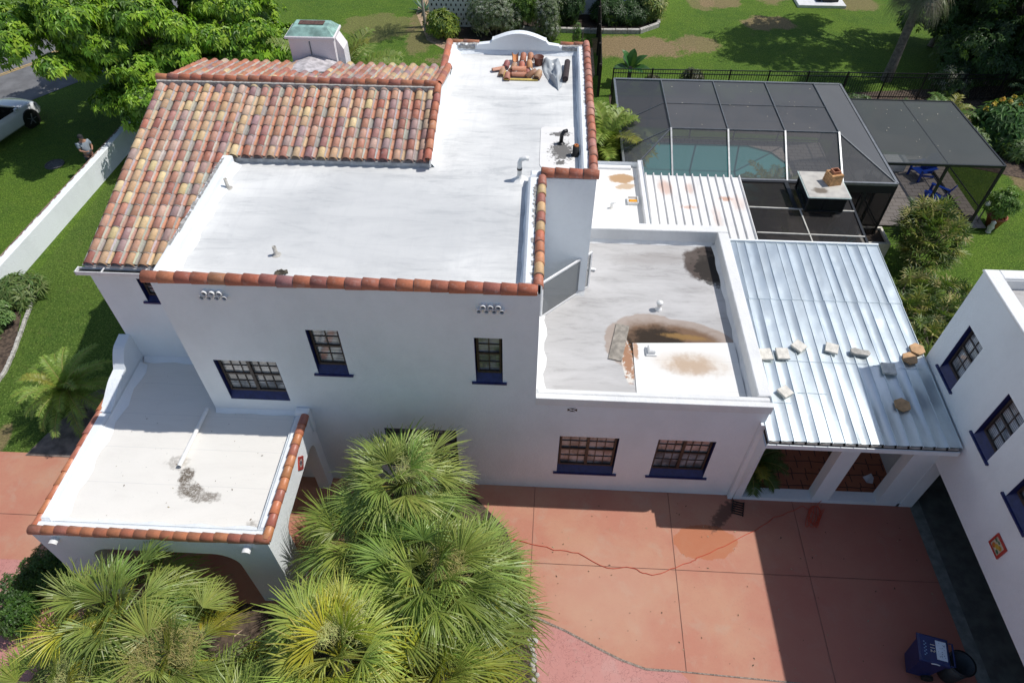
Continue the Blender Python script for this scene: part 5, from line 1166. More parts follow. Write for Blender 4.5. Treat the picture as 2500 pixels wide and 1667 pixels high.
bush('grey green shrub dotted with white blossoms right of the curved pediment', 'bush', .1, 37.5, [(0, 0, 1.1, .8, 1.1), (.2, .4, 2.0, .6, .8), (.3, -.5, .5, .5, .5)], 2400, .1, [(.13, .18, .08), (.18, .24, .1), (.09, .14, .05), (.42, .44, .36)], seed=54)
bush('rounded dark bush in the shade of the white neighbouring wall', 'bush', 1.2, 39.2, [(0, 0, .9, .95, .9), (.4, .1, 1.2, .6, .6)], 1500, .16, DK, seed=55)
for i, (x, y, r, lab) in enumerate(((3.3, 39.6, .75, 'dark strappy shrub nearest the fence line under the neighbouring wall'), (4.0, 39.5, .85, 'dark shrub second along the bed under the neighbouring wall'), (4.9, 39.5, .85, 'dark shrub third along the bed under the neighbouring wall'))):
    bush(lab, 'bush', x, y, [(0, 0, .5, r, .5), (0, .2, .7, r*.7, .35)], 1000, .22, DK, seed=56 + i, asp=.22, group='shrubs under the neighbouring white wall')
bush('variegated yellow and green shrub at the corner of the neighbouring bed', 'bush', 6.0, 39.9, [(0, 0, .8, .8, .8), (-.1, .3, 1.4, .7, .6), (.35, .6, 1.0, .5, .6)], 1500, .26, [(.4, .45, .12), (.2, .3, .05), (.12, .2, .04), (.5, .5, .2)], seed=60, asp=.2)
# agave-like and thin trunk palm by the lattice
random.seed(61); ag = thing('thin_palm', 'slender pale trunk of a young palm in front of the pierced white wall', 'palm', (-6.5, 37.6, 0))
m = MB(); m.tube([(0, 0, 0), (-.05, .05, 1.0), (-.12, .1, 2.0), (-.2, .1, 2.9)], [.11, .075, .07, .07], 9); m.build('trunk', simple('pale_trunk', (.4, .35, .3), .8, .2, 10, .3), ag)
m = MB()
for i in range(12): frond(m, (-.2, .1, 2.9), i*2.4, rr(.2, 1.2), 1.4, .35, (.14, .2, .06), n=22, narrow=.02)
m.build('crown', M['leaf'], ag)
m = MB()
for i in range(26):
    az = i*2.4; e = rr(.1, 1.2); d = uvec(az, e); s_ = d.cross(V3((0, 0, 1))).normalized() * .06; L = rr(.6, 1.0); m.add([-s_*.6, d*L*.5 - s_, d*L, d*L*.5 + s_, s_*.6], [(0, 1, 3, 4), (1, 2, 3)], jit((.1, .2, .14), .2))
put(m, 'agave', M['leaf'], 'blue green agave rosette in the bed beside the thin palm trunk', 'plant', (-7.0, 40.3, .05))
# banana
random.seed(62); bb = thing('banana_plant', 'banana plant with broad dark green paddle leaves by the black fence', 'plant', (4.2, 32.1, 0))
m = MB()
for i, (az, e, L) in enumerate(((2.6, 1.2, 1.5), (1.2, 1.35, 1.5), (.4, .9, 1.4), (-.2, .55, 1.1), (3.5, .6, 1.1), (1.9, .8, 1.2), (4.6, .7, 1.1), (5.4, .6, 1.0), (2.9, .5, .9), (.0, 1.1, 1.3))):
    d = uvec(az, e); s_ = d.cross(V3((0, 0, 1))).normalized(); up = s_.cross(d); pts = [(d*(L*t) + V3((0, 0, .7 - .35*t*t*L))) for t in (.1, .3, .5, .7, .85, 1)]; ws = [.05, .2, .24, .2, .12, .01]
    vs = [q for p, w_ in zip(pts, ws) for q in (p - s_*w_ + up*w_*.35, p, p + s_*w_ + up*w_*.35)]; m.add(vs, [(3*k+a, 3*k+a+1, 3*k+a+4, 3*k+a+3) for k in range(5) for a in (0, 1)], jit((.04, .13, .03), .3))
m.build('crown', M['leaf_thick'], bb); m = MB(); m.tube([(0, 0, 0), (0, 0, .9)], [.12, .08], 8); m.build('stem', M['bark'], bb)
# lady palms on the right: clumps of small star leaves
def lady(label, x, y, mounds, seed, col):
    random.seed(seed); root = thing('lady_palm', label, 'shrub', (x, y, 0), 'lady palm clumps by the metal roof'); m = MB(); ms = MB()
    for mx, my, mz, r, cnt in mounds:
        for i in range(cnt):
            a = rr(0, 6.28); zz = rr(-.25, 1) ; q = math.sqrt(max(0, 1 - zz*zz)); nv = V3((q*math.cos(a), q*math.sin(a), zz)); p = V3((mx, my, mz)) + nv * r * rr(.62, 1.02)
            dv = (nv + V3((rr(-.3, .3), rr(-.3, .3), .35))).normalized(); nu_ = (V3((0, 0, 1)) + nv*.4).normalized()
            if abs(dv.dot(nu_)) > .97: nu_ = V3((0, -1, .3)).normalized()
            c = random.choice(col); fan_leaf(m, p, dv, nu_, rr(.34, .52), c, n=8, spread=R_(105), droop=.22, seg=3, wid=3.0, mess=.08)
        for i in range(7): a = rr(0, 6.28); ms.tube([(mx + rr(-.3, .3)*r, my + rr(-.3, .3)*r, 0), (mx + math.cos(a)*r*.5, my + math.sin(a)*r*.5, mz + r*.5)], .018, 5)
    m.build('foliage', M['leaf'], root); ms.build('stem', M['bark'], root)
LC = [(.16, .22, .03), (.1, .16, .03), (.34, .34, .07), (.05, .09, .02), (.07, .12, .025), (.42, .37, .14)]
lady('tall rounded lady palm clump with yellow green star leaves between planter and lawn', 13.4, 19.0, [(0, 0, 1.3, 1.1, 190), (.1, .6, 1.6, .75, 80), (-.3, -.6, .9, .75, 80)], 71, LC)
lady('lower spreading lady palm hedge running down to the white garage wall', 12.2, 15.2, [(.2, 1.7, .5, .8, 60), (1.1, 1.4, .55, .8, 60), (-.2, .7, .55, .8, 66), (.8, .3, .6, .85, 71), (0, -.6, .6, .85, 71), (.9, -.9, .55, .8, 60), (-.6, -1.8, .6, .8, 66), (.2, -2.2, .6, .75, 60), (1.6, .4, .4, .6, 38)], 72, LC)
# flowers and shrubs on the far right
def blossoms(cols, pts, r=.09):
    def f(root):
        m = MB()
        for x, y, z in pts: leaf_cards(m, (x, y, z), (r, r, r), 7, .1, cols, k=5, asp=.8)
        m.build('blossom', M['leaf'], root)
    return f
random.seed(73)
bush('leafy canna clump with yellow and orange blossoms at the right edge', 'plant', 19.9, 28.0, [(0, 0, .8, .9, .7), (.9, .3, .9, .8, .7), (.3, -.5, .5, .8, .5)], 1500, .34, [(.07, .16, .04), (.1, .22, .05), (.05, .11, .03)], 'canna', seed=74, asp=.3,
     extra=blossoms([(.75, .5, .06), (.8, .35, .04), (.8, .65, .2)], [(-.5, .2, 1.5), (-.2, .3, 1.65), (.1, .2, 1.6), (.3, .4, 1.7), (.5, .1, 1.5), (.9, .4, 1.7), (1.0, .2, 1.55), (1.2, .5, 1.6), (.8, -.1, 1.35), (-.8, .1, 1.3), (1.5, .4, 1.4)]))
for i, (x, y, s_, lab) in enumerate(((21.0, 25.6, .6, 'dark spiky shrub at the right edge below the cannas'), (20.3, 26.5, .55, 'pale green tufted plant in the mulch below the cannas'), (18.6, 27.2, .6, 'pale shrub between the awning corner and the cannas'), (22.6, 23.4, .55, 'dark spiky plant in the straw coloured mulch at the right edge'))):
    bush(lab, 'plant', x, y, [(0, 0, s_*.6, s_, s_*.7)], 420, .3, [(.12, .2, .06), (.2, .28, .08), (.06, .12, .03)] if i in (1, 2) else DK, seed=80+i, asp=.16)
feather_palm('feather_palm', 'low feather palm in front of the dark trees by the awning corner', 'palm', 17.9, 28.6, .5, 20, 1.5, .4, (.14, .26, .05), el0=1.2, el1=.1, curve=1.3, seed=84, narrow=.02, n=26)
feather_palm('feather_palm', 'feather palm with pale fronds at the right edge above the cannas', 'palm', 22.6, 29.9, .7, 20, 1.6, .4, (.15, .26, .1), el0=1.2, el1=.1, curve=1.3, seed=85, narrow=.02, n=26)
for i, (x, y, s_, lab) in enumerate(((5.3, 31.9, .35, 'thin purple leaved shrub by the fence near the banana plant'), (8.4, 30.2, .5, 'bright lime green bush between fence and pool cage'), (7.2, 31.9, .55, 'sparse brown leaved shrub behind the fence'), (10.8, 29.9, .5, 'dark low plant between fence and pool cage, third from left'), (12.6, 29.6, .6, 'dark plant with small pale flowers between fence and cage end'), (14.2, 29.2, .7, 'dark leafy plant behind the awning, left of the two'), (16.2, 28.8, .7, 'dark leafy plant behind the awning, right of the two'), (13.3, 28.4, .5, 'small green plant touching the back corner of the pool cage'), (19.4, 31.9, .8, 'dark bush at the fence with tiny blue flowers'))):
    bush(lab, 'plant', x, y, [(0, 0, s_*.8, s_, s_*.8), (s_*.4, .1, s_*.9, s_*.6, s_*.5)], int(600*s_/.5), .16, [(.22, .32, .04), (.15, .26, .03)] if i == 1 else [(.12, .1, .06), (.09, .12, .04)] if i in (0, 2) else [(.05, .12, .03), (.09, .16, .04), (.3, .3, .22)] , seed=90+i, asp=.3)
# left flower bed
for i, (x, y, s_, c_, lab) in enumerate(((-17.3, 15.9, .65, [(.12, .2, .05), (.2, .26, .08)], 'strappy plant with long leaves at the head of the left flower bed'), (-17.6, 14.5, .75, [(.2, .32, .1), (.15, .27, .08)], 'pale green leafy plant second in the left flower bed'), (-17.8, 13.4, .6, [(.2, .32, .1), (.12, .22, .06)], 'soft green mound third in the left flower bed'), (-17.4, 11.9, .6, [(.05, .12, .03), (.1, .2, .04)], 'dark green mound in the mulch of the left flower bed'), (-17.3, 10.9, .5, [(.2, .3, .04), (.1, .2, .03)], 'yellow green mound lowest in the left flower bed'), (-18.2, 16.2, .5, [(.1, .2, .05), (.16, .26, .06)], 'small plant between the white wall and the strappy plant'))):
    bush(lab, 'plant', x, y, [(0, 0, s_*.5, s_, s_*.6), (-s_*.7, -.2, s_*.4, s_*.8, s_*.5)], 900, .34 if i == 0 else .15, c_, seed=100+i, asp=.14 if i == 0 else .5)
random.seed(108)
pl = [(-17.05, 16.3), (-16.85, 15.6), (-16.65, 14.8), (-16.45, 14.1), (-16.25, 13.4), (-16.1, 12.7), (-16.1, 12.0), (-16.35, 11.3), (-16.7, 10.6)]
m = MB()
for i in range(len(pl) - 1):
    for t in range(6):
        u = t / 6; x = pl[i][0]*(1-u) + pl[i+1][0]*u; y = pl[i][1]*(1-u) + pl[i+1][1]*u; a = math.atan2(pl[i+1][1]-pl[i][1], pl[i+1][0]-pl[i][0])
        m.cbox(-.062, .062, -.05, .05, 0, .1, .02, T=Matrix.Translation((x + rr(-.01, .01), y, .01)) @ Matrix.Rotation(a + rr(-.1, .1), 4, 'Z'))
put(m, 'stone_edging', M['concrete'], 'winding edging of small pale stones round the left flower bed', 'edging')

# ================================================================== BACK YARD STRUCTURES
random.seed(120)
def bar(m, a, b, w_=.05, h=None, col=None):
    a = V3(a); b = V3(b); d = (b - a); L = d.length; d.normalize(); u = V3((0, 0, 1)) if abs(d.z) < .9 else V3((0, 1, 0)); s = d.cross(u).normalized() * w_/2; t = s.normalized().cross(d) * (h or w_)/2
    vs = [p + x for p in (a, b) for x in (-s - t, s - t, s + t, -s + t)]; m.add(vs, [(0, 1, 2, 3), (7, 6, 5, 4)] + [(i, 4+i, 4+(i+1) % 4, (i+1) % 4) for i in range(4)], col)
cage = thing('pool_cage', 'large grey screened pool enclosure with hipped mesh roof behind the house', 'pool enclosure', (7.5, 23.5, 0)); cinv = Matrix.Translation((-7.5, -23.5, 0))
def kid(m, name, mat, root, inv, smooth=False):
    o = m.build(name, mat, None, smooth); o.parent = root; o.matrix_parent_inverse = inv; return o
EZ, RZ = 2.7, 3.6; xa, xb, ya, yb = 2.95, 12.12, 20.08, 27.1; ta, tb, tc, td = 4.53, 10.3, 21.75, 25.25
E4 = [(xa, ya, EZ), (xb, ya, EZ), (xb, yb, EZ), (xa, yb, EZ)]; T4 = [(ta, tc, RZ), (tb, tc, RZ), (tb, td, RZ), (ta, td, RZ)]
m = MB()
m.add(E4 + T4, [(4, 5, 6, 7), (0, 1, 5, 4), (1, 2, 6, 5), (2, 3, 7, 6), (3, 0, 4, 7)]); kid(m, 'screen_roof', M['screen'], cage, cinv)
m = MB(); B4 = [(p[0], p[1], .1) for p in E4]; m.add([V3(p) - V3((0, 0, .05)) for p in E4] + B4, [(i, (i+1) % 4, 4+(i+1) % 4, 4+i) for i in (1, 2, 3)]); 
m.add([(6.85, ya, EZ-.05), (xb, ya, EZ-.05), (xb, ya, .1), (6.85, ya, .1)], [(0, 1, 2, 3)]); kid(m, 'screen_walls', M['screen_dark'], cage, cinv)
m = MB()
xs = [ta, ta + 1.97, ta + 3.93, 10.3]
for i, x in enumerate(xs):
    ex = [4.55, 6.48, 8.42, 10.28][i]
    bar(m, (ex, ya, EZ + .02), (x, tc, RZ + .02), .055, .07)
for k in range(4): bar(m, V3(E4[k]), V3(E4[(k+1) % 4]), .08, .1)
kid(m, 'frame', M['alu'], cage, cinv)
m = MB()
for i, x in enumerate(xs): bar(m, (x, tc, RZ + .02), (x, td, RZ + .02), .035, .05); bar(m, (x, td, RZ + .01), ([4.55, 6.48, 8.42, 10.28][i], yb, EZ + .01), .04)
for k in range(4): bar(m, V3(T4[k]) + V3((0, 0, .01)), V3(T4[(k+1) % 4]) + V3((0, 0, .01)), .04, .05); bar(m, E4[k], T4[k], .045)
bar(m, (ta, 23.5, RZ + .01), (tb, 23.5, RZ + .01), .02, .03); bar(m, (xa, 21.75, EZ), (ta, 21.76, RZ), .04); bar(m, (xa, 23.6, EZ), (ta, 23.6, RZ), .035)
kid(m, 'roof_bars', simple('grey_aluminium', (.13, .14, .15), .5, .2, 10, .05, 60, .3), cage, cinv)
m = MB()
for x, y in ([(xa, y_) for y_ in (ya, 22.4, 24.8, yb)] + [(xb, y_) for y_ in (ya, 22.0, 24, yb)] + [(x_, yb) for x_ in (4.6, 6.5, 8.4, 10.3)] + [(10.4, ya), (11.2, ya)]): bar(m, (x, y, .09), (x, y, EZ - .04), .06)
for z in (.15, 1.0): 
    bar(m, (xa, yb, z), (xb, yb, z), .04); bar(m, (xb, ya, z), (xb, yb, z), .04); bar(m, (xa, ya, z), (xa, yb, z), .04)
bar(m, (10.4, ya, 2.5), (xb, ya, 2.5), .05, .3); kid(m, 'posts', M['bronze'], cage, cinv)
# flat dark mesh patio roof + fireplace chase
pr = thing('patio_screen', 'flat dark mesh patio roof with pale bars behind the low roof', 'patio cover', (8.5, 18.5, 0)); pinv = Matrix.Translation((-8.5, -18.5, 0))
m = MB(); m.add([(6.82, 16.0, 2.7), (10.1, 16.0, 2.7), (10.3, 19.98, 2.7), (6.82, 19.98, 2.7)], [(0, 1, 2, 3)]); kid(m, 'mesh_roof', M['screen_dark'], pr, pinv)
m = MB(); bar(m, (6.85, 18.52, 2.72), (10.2, 18.45, 2.72), .04); bar(m, (6.85, 17.2, 2.72), (10.15, 17.15, 2.72), .04); bar(m, (8.47, 16.0, 2.715), (8.47, 18.5, 2.715), .035); kid(m, 'bars', simple('pale_bar', (.6, .58, .52), .5), pr, pinv)
m = MB(); bar(m, (10.1, 16, 2.7), (10.3, 20, 2.7), .07); bar(m, (6.82, 19.98, 2.7), (10.3, 19.98, 2.7), .08); bar(m, (8.35, 18.5, 2.72), (8.35, 19.98, 2.72), .12, .06)
for x, y in ((10.28, 19.9), (10.2, 18.2), (10.12, 16.2)): bar(m, (x, y, .03), (x, y, 2.67), .07)
kid(m, 'posts', M['bronze'], pr, pinv)
ch = thing('fireplace_chase', 'dark glazed box with pale slab top rising through the mesh patio roof', 'chase', (9.15, 18.95, 2.74))
m = MB(); m.box(-.56, .58, -.6, .66, 0, .56); fixn(m.build('panels', simple('dark_glazing', (.012, .014, .016), .08, .2, 5, 0), ch))
m = MB()
for x in (-.57, .59):
    for y in (-.61, .67): bar(m, (x, y, 0), (x, y, .57), .045)
for z in (.02,): bar(m, (-.57, -.61, z), (.59, -.61, z), .04); bar(m, (-.57, -.61, z), (-.57, .67, z), .04)
m.build('frame', M['bronze'], ch)
m = MB(); m.cbox(-.64, .66, -.7, .74, .57, .63, .012)
def slabm():
    g = NT('stained_slab'); c = g.mix(g.rng(g.noise(3, 6), .35, .7), (.52, .5, .45), (.4, .38, .35)); k = g.blob(8.95, 18.6, .3, .2, 0, 1.2, 6, .5, 1.05); g.base(g.mix(g.math('MULTIPLY', k, .85), c, (.12, .09, .06))); g.set(Roughness=.8); return g.mat
m.build('slab', slabm(), ch)
m = MB(); 
for a, b in (((-.65, -.71, .6), (.67, -.71, .6)), ((-.65, -.71, .6), (-.65, .75, .6)), ((.67, -.71, .6), (.67, .75, .6))): bar(m, a, b, .03)
m.build('edge_trim', simple('pale_green_trim', (.5, .6, .56), .5, .2, 10), ch)
fl = thing('brick_flue', 'small yellow brick chimney pot standing on the slab of the fireplace box', 'chimney pot', (9.42, 19.08, 3.37), rz=.25)
m = MB()
for k in range(3):
    s = .21 - .004*k
    for a in ((-s, s, -s, -s+.09), (-s, s, s-.09, s), (-s, -s+.09, -s+.09, s-.09), (s-.09, s, -s+.09, s-.09)): m.cbox(*[a[0]+.002, a[1]-.002, a[2]+.002, a[3]-.002], k*.125, k*.125 + .118, .006, jit((1, 1, 1), .1))
m.build('brick_courses', M['brick'], fl); m = MB()
for a in ((-.12, .12, -.12, -.09), (-.12, .12, .09, .12), (-.12, -.09, -.09, .09), (.09, .12, -.09, .09)): m.box(*a, .1, .46)
m.build('clay_liner', simple('clay_liner', (.42, .17, .09), .7), fl)
# awning
aw = thing('shade_awning', 'flat shade cloth canopy on a dark frame to the right of the pool cage', 'canopy', (14.2, 23.6, 0)); ainv = Matrix.Translation((-14.2, -23.6, 0))
AX0, AX1, AY0, AY1, AZ = 12.2, 16.3, 21.42, 25.95, 2.68
m = MB(); m.add([(AX0, AY0, AZ), (AX1, AY0, AZ), (AX1 - .12, AY1, AZ), (AX0, AY1, AZ)], [(0, 1, 2, 3)]); kid(m, 'cloth', M['screen_dense'], aw, ainv)
m = MB(); m.add([(AX1, AY0, AZ - .05), (AX1 - .1, AY1, AZ - .05), (AX1 - .1, AY1, .15), (AX1, AY0, .15)], [(0, 1, 2, 3)]); m.add([(AX0, AY1, AZ - .05), (AX1 - .12, AY1, AZ - .05), (AX1 - .12, AY1, .1), (AX0, AY1, .1)], [(0, 1, 2, 3)]); kid(m, 'side_screen', M['screen_dark'], aw, ainv)
m = MB(); q4 = [(AX0, AY0, AZ), (AX1, AY0, AZ), (AX1 - .12, AY1, AZ), (AX0, AY1, AZ)]
for k in range(4): bar(m, V3(q4[k]) - V3((0, 0, .02)), V3(q4[(k+1) % 4]) - V3((0, 0, .02)), .06, .09)
bar(m, (14.35, AY0, AZ - .02), (14.25, AY1, AZ - .02), .03, .05); bar(m, (14.3, 23.5, AZ - .015), (AX1 - .05, 23.5, AZ - .015), .02)
for x, y in ((AX0 + .05, AY0), (14.35, AY0), (AX1 - .03, AY0), (AX1 - .12, AY1 - .03), (AX0 + .05, AY1 - .03)): bar(m, (x, y, .09), (x, y, AZ - .06), .08)
bar(m, (AX1, AY0, .15), (AX1 - .1, AY1, .15), .06); bar(m, (AX1, AY0, .9), (AX1 - .1, AY1, .9), .03); kid(m, 'frame', M['bronze'], aw, ainv)
# chairs and table under the canopy
def adirondack(label, x, y, rz, mat):
    root = thing('garden_chair', label, 'garden chair', (x, y, .095), rz=rz); m = MB(); T = Matrix.Rotation(R_(-12), 4, 'X')
    for k in range(6): m.box(-.26, .26, -.28 + k*.09, -.2 + k*.09, .33 - k*.012, .35 - k*.012)
    m.build('seat', mat, root); m = MB()
    Tb = Matrix.Translation((0, .26, .27)) @ Matrix.Rotation(R_(-22), 4, 'X')
    for k in range(7): a = (k - 3) * .085; m.box(a - .038, a + .038, 0, .02, 0, .78 - .02*(k-3)**2, T=Tb)
    m.build('backrest', mat, root)
    for s in (-1, 1):
        m = MB(); m.cbox(s*.34 - .07, s*.34 + .07, -.32, .4, .52, .545, .004); m.build('armrest', mat, root)
        m = MB(); m.box(s*.3 - .02, s*.3 + .02, -.3, -.2, 0, .52); m.build('leg', mat, root)
        m = MB(); m.add([(s*.26 - .02, -.28, .33), (s*.26 + .02, -.28, .33), (s*.26 + .02, -.28, .24), (s*.26 - .02, -.28, .24), (s*.26 - .02, .55, .08), (s*.26 + .02, .55, .08), (s*.26 + .02, .55, 0), (s*.26 - .02, .55, 0)], [(0, 1, 2, 3), (4, 7, 6, 5), (0, 4, 5, 1), (1, 5, 6, 2), (2, 6, 7, 3), (3, 7, 4, 0)]); m.build('leg', mat, root)
    return root
bl_ = simple('bright_blue_plastic', (.01, .06, .4), .35, .1, 8); gr_ = simple('grey_plastic', (.4, .42, .45), .5, .1, 8); orp = simple('terracotta_plastic', (.55, .2, .1), .5, .1, 8)
adirondack('bright blue slatted garden chair under the canopy, the one nearer the back', 15.5, 24.6, -1.2, bl_); adirondack('bright blue slatted garden chair at the open front of the canopy', 15.4, 22.9, -2.3, bl_)
adirondack('pale grey slatted garden chair facing the round table under the canopy', 13.7, 25.3, .1, gr_); adirondack('terracotta coloured garden chair inside the pool cage by the hip', 11.3, 22.9, -.6, orp)
adirondack('white garden chair inside the right end of the pool cage', 11.1, 21.5, 2.3, M['plastic_white'])
tb_ = thing('round_table', 'round pale table with a dark centre between the chairs under the canopy', 'table', (13.1, 23.6, .095)); m = MB(); m.lathe((0, 0, 0), [(.3, .48), (.62, .48), (.62, .53), (.3, .53)], 28); m.build('table_top', simple('pale_stone', (.5, .5, .48), .6), tb_)
m = MB(); m.lathe((0, 0, 0), [(.0, .5), (.3, .5)], 24); m.build('fire_bowl', M['black'], tb_); m = MB(); m.lathe((0, 0, 0), [(.25, 0), (.3, .48)], 20); m.build('pedestal', M['concrete'], tb_)
m = MB(); m.box(-.45, .45, -.25, .25, .0, .42); m.cbox(-.5, .5, -.3, .3, .42, .46, .01); put(m, 'side_bench', M['plastic_white'], 'long white low table at the back under the canopy', 'table', (14.6, 25.2, .095))
pt = thing('potted_plant', 'terracotta pot with a leafy green plant at the front corner post of the canopy', 'potted plant', (17.25, 21.6, 0))
m = MB(); m.lathe((0, 0, 0), [(0, 0), (.22, 0), (.33, .42), (.36, .42), (.36, .47), (.3, .47), (.28, .38), (0, .38)], 20); m.build('pot', simple('terracotta_pot', (.4, .12, .06), .6, .3, 8), pt, True)
m = MB(); random.seed(130); leaf_cards(m, (0, .1, .95), (.55, .5, .5), 330, .17, [(.12, .24, .04), (.22, .34, .08), (.08, .16, .03)], k=5); m.build('foliage', M['leaf'], pt)
sp_t = thing('garden_lamp', 'small white garden lamp on a stake beside the terracotta pot', 'lamp', (16.75, 21.75, 0)); m = MB(); m.tube([(0, 0, 0), (0, 0, .8)], .03, 8); m.build('stake', M['alu'], sp_t); m = MB(); m.lathe((0, 0, .8), [(.05, 0), (.1, .02), (.1, .1), (.06, .16), (0, .17)], 14); m.build('lamp_head', M['plastic_white'], sp_t, True)
m = MB(); m.lathe((0, 0, 0), [(.1, 0), (.08, .1), (.12, .22), (.07, .36), (.09, .45), (.0, .52)], 12); put(m, 'garden_statue', M['cstone'], 'small weathered pale garden statue leaning by the terracotta pot', 'statue', (16.95, 21.2, 0), smooth=True)
pn = thing('square_planter', 'square white planter with dark soil tucked under the tall lady palm', 'planter', (12.0, 19.9, 0)); m = MB()
for a in ((-.5, .5, -.5, -.4), (-.5, .5, .4, .5), (-.5, -.4, -.4, .4), (.4, .5, -.4, .4)): m.cbox(*a, 0, .7, .01)
m.build('box', M['cstone'], pn); m = MB(); m.box(-.4, .4, -.4, .4, .3, .6); m.build('soil', M['soil_dark'], pn)
m = MB()
for k in range(9): a = .2 + k*.05; m.tube([(-.1 + k*.02, .6 - k*.14, .3), (.05 + k*.03, .55 - k*.14, .5), (.25 + k*.03, .6 - k*.14, .35)], .04, 5)
put(m, 'folded_cover', simple('turquoise_cloth', (.02, .3, .34), .6, .3, 6), 'folded turquoise cloth beside the patio roof, in front of the cage door', 'cloth', (11.1, 20.0, .0), .5)
# inside the arcade
m = MB(); m.lathe((0, 0, 0), [(.0, .0), (.2, 0), (.3, .3), (.33, .34), (.3, .36), (.26, .3)], 18); put(m, 'white_basket', M['plastic_white'], 'white woven basket on the tiled floor inside the right arch', 'basket', (8.75, 11.6, .065), smooth=False)
m = MB(); random.seed(131); leaf_cards(m, (0, 0, .3), (.3, .25, .25), 90, .16, DK, k=5); m.lathe((0, 0, 0), [(0, 0), (.14, 0), (.18, .22), (0, .2)], 14, (.1, .1, .3)); put(m, 'small_potted_plant', M['leaf'], 'small dark potted plant in the shade inside the right arch', 'potted plant', (8.6, 10.9, .065))
m = MB(); m.add([(0, 0, .02), (.16, .05, .16), (.14, .2, .15), (-.05, .16, .02)], [(0, 1, 2, 3)]); m.add([(0, 0, .0), (.1, -.1, .12), (.16, .05, .16)], [(0, 1, 2)]); put(m, 'flag_cloth', simple('white_blue_cloth', (.6, .6, .65), .7), 'white cloth leaning in the corner inside the right arch', 'cloth', (9.05, 10.0, .065))
# ---------- fences
def fence(label, a, b, h, npost, seed=0):
    a = V3(a); b = V3(b); d = b - a; L = d.length; root = thing('picket_fence', label, 'fence', a); root.rotation_euler = (0, 0, math.atan2(d.y, d.x)); m = MB()
    n = int(L / .115)
    for k in range(n): x = k * .115; m.box(x - .009, x + .009, -.009, .009, .06, h)
    for z in (.15, h - .2, h - .01): m.box(0, L, -.018, .018, z - .018, z + .018)
    m.build('pickets', M['black'], root)
    for k in range(npost + 1): m = MB(); x = L * k / npost; m.cbox(x - .03, x + .03, -.03, .03, 0, h + .05, .015); m.build('post', M['black'], root)
fence('black metal picket fence running along the back of the pool cage', (3.3, 31.0, 0), (23.2, 31.35, 0), 1.3, 11)
# (dark board fence seen nearly end-on)
fr = thing('board_fence', 'dark timber fence seen end on behind the tower, running away from the house', 'fence', (2.72, 30.8, 0)); fr.rotation_euler = (0, 0, math.atan2(13.5, .45)); m = MB(); random.seed(132)
for k in range(78): x = k*.17; m.box(x, x + .155, -.012 + rr(-.004, .004), .012, 0, 1.5 + rr(-.03, .03))
m.build('boards', simple('dark_timber', (.035, .025, .018), .85, .5, 6, .4), fr)
for k in range(7):
    m = MB(); m.box(k*2.2 - .05, k*2.2 + .05, .02, .12, 0, 1.6); m.build('post', simple('dark_timber2', (.03, .022, .016), .85, .5, 6, .4) if k == 0 else bpy.data.materials['dark_timber2'], fr)
for i, (x, y) in enumerate(((1.5, 35.9), (1.75, 35.9), (2.0, 35.95))):
    m = MB(); m.tube([(0, 0, 0), (.01, 0, .9)], .025, 6); put(m, 'stake', M['bark'], 'thin wooden stake round a sapling in the sandy bed behind the roof', 'stake', (x, y, 0), group='stakes round a sapling')
bush('thin green sapling tied between wooden stakes in the sandy bed', 'sapling', 1.7, 36.0, [(0, 0, .8, .2, .5)], 60, .14, [(.1, .2, .04)], seed=133)
m = MB(); random.seed(134); leaf_cards(m, (0, 0, .15), (.35, .3, .2), 90, .14, [(.15, .3, .04)], k=5); put(m, 'seedling', M['leaf'], 'small bright green seedling in the sand beside the board fence', 'plant', (2.25, 36.3, 0))
# ---------- neighbour
nb = thing('neighbour_house', 'white neighbouring house whose shaded wall shows at the top middle', 'house', (2, 43, 0)); ninv = Matrix.Translation((-2, -43, 0))
m = MB(); m.box(-3.2, 5.4, 40.35, 50, 0, 3.4); m.cbox(-3.4, 5.6, 40.1, 50, 3.4, 3.6, .02); kid(m, 'wall', M['stucco'], nb, ninv)
lt = thing('breeze_block_wall', 'white pierced block wall beside the thin palm at the top of the photo', 'wall', (-6.35, 38.3, 0))
m = MB(); outer = rect(0, 3.6, 0, 2.3); holes = []
for r in range(9):
    for c in range(13):
        u = .12 + c*.265 + (.13 if r % 2 else 0); v = .12 + r*.245
        if u + .08 < 3.55: holes.append(rect(u, u + .075, v, v + .13)[::-1])
m.face_holes(outer, holes, lambda u, v: (u, 0, v)); m.build('blocks', M['white_trim'], lt)
m = MB(); m.quad((0, .14, 0), (3.6, .14, 0), (3.6, .14, 2.3), (0, .14, 2.3)); m.quad((0, 0, 0), (0, .14, 0), (0, .14, 2.3), (0, 0, 2.3)); m.build('backing', M['soil_dark'], lt)
m = MB(); m.cbox(0, 2.75, 0, 2.6, 0, .16, .02); put(m, 'slab_platform', M['white_trim'], 'white raised slab in the lawn cut by the top edge of the photo', 'slab', (14.75, 42.0, 0))
m = MB(); m.box(-.45, .45, -.4, .4, 0, .7)
for k in range(5): m.box(-.8 + k*.06, -.77 + k*.06, -.4, .5, .0, .04)
m.lathe((0, 0, .7), [(.35, 0), (.35, .03), (0, .04)], 14); put(m, 'condenser_unit', M['bronze'], 'dark machine standing on the white slab at the top edge', 'machine', (16.7, 42.9, .165))
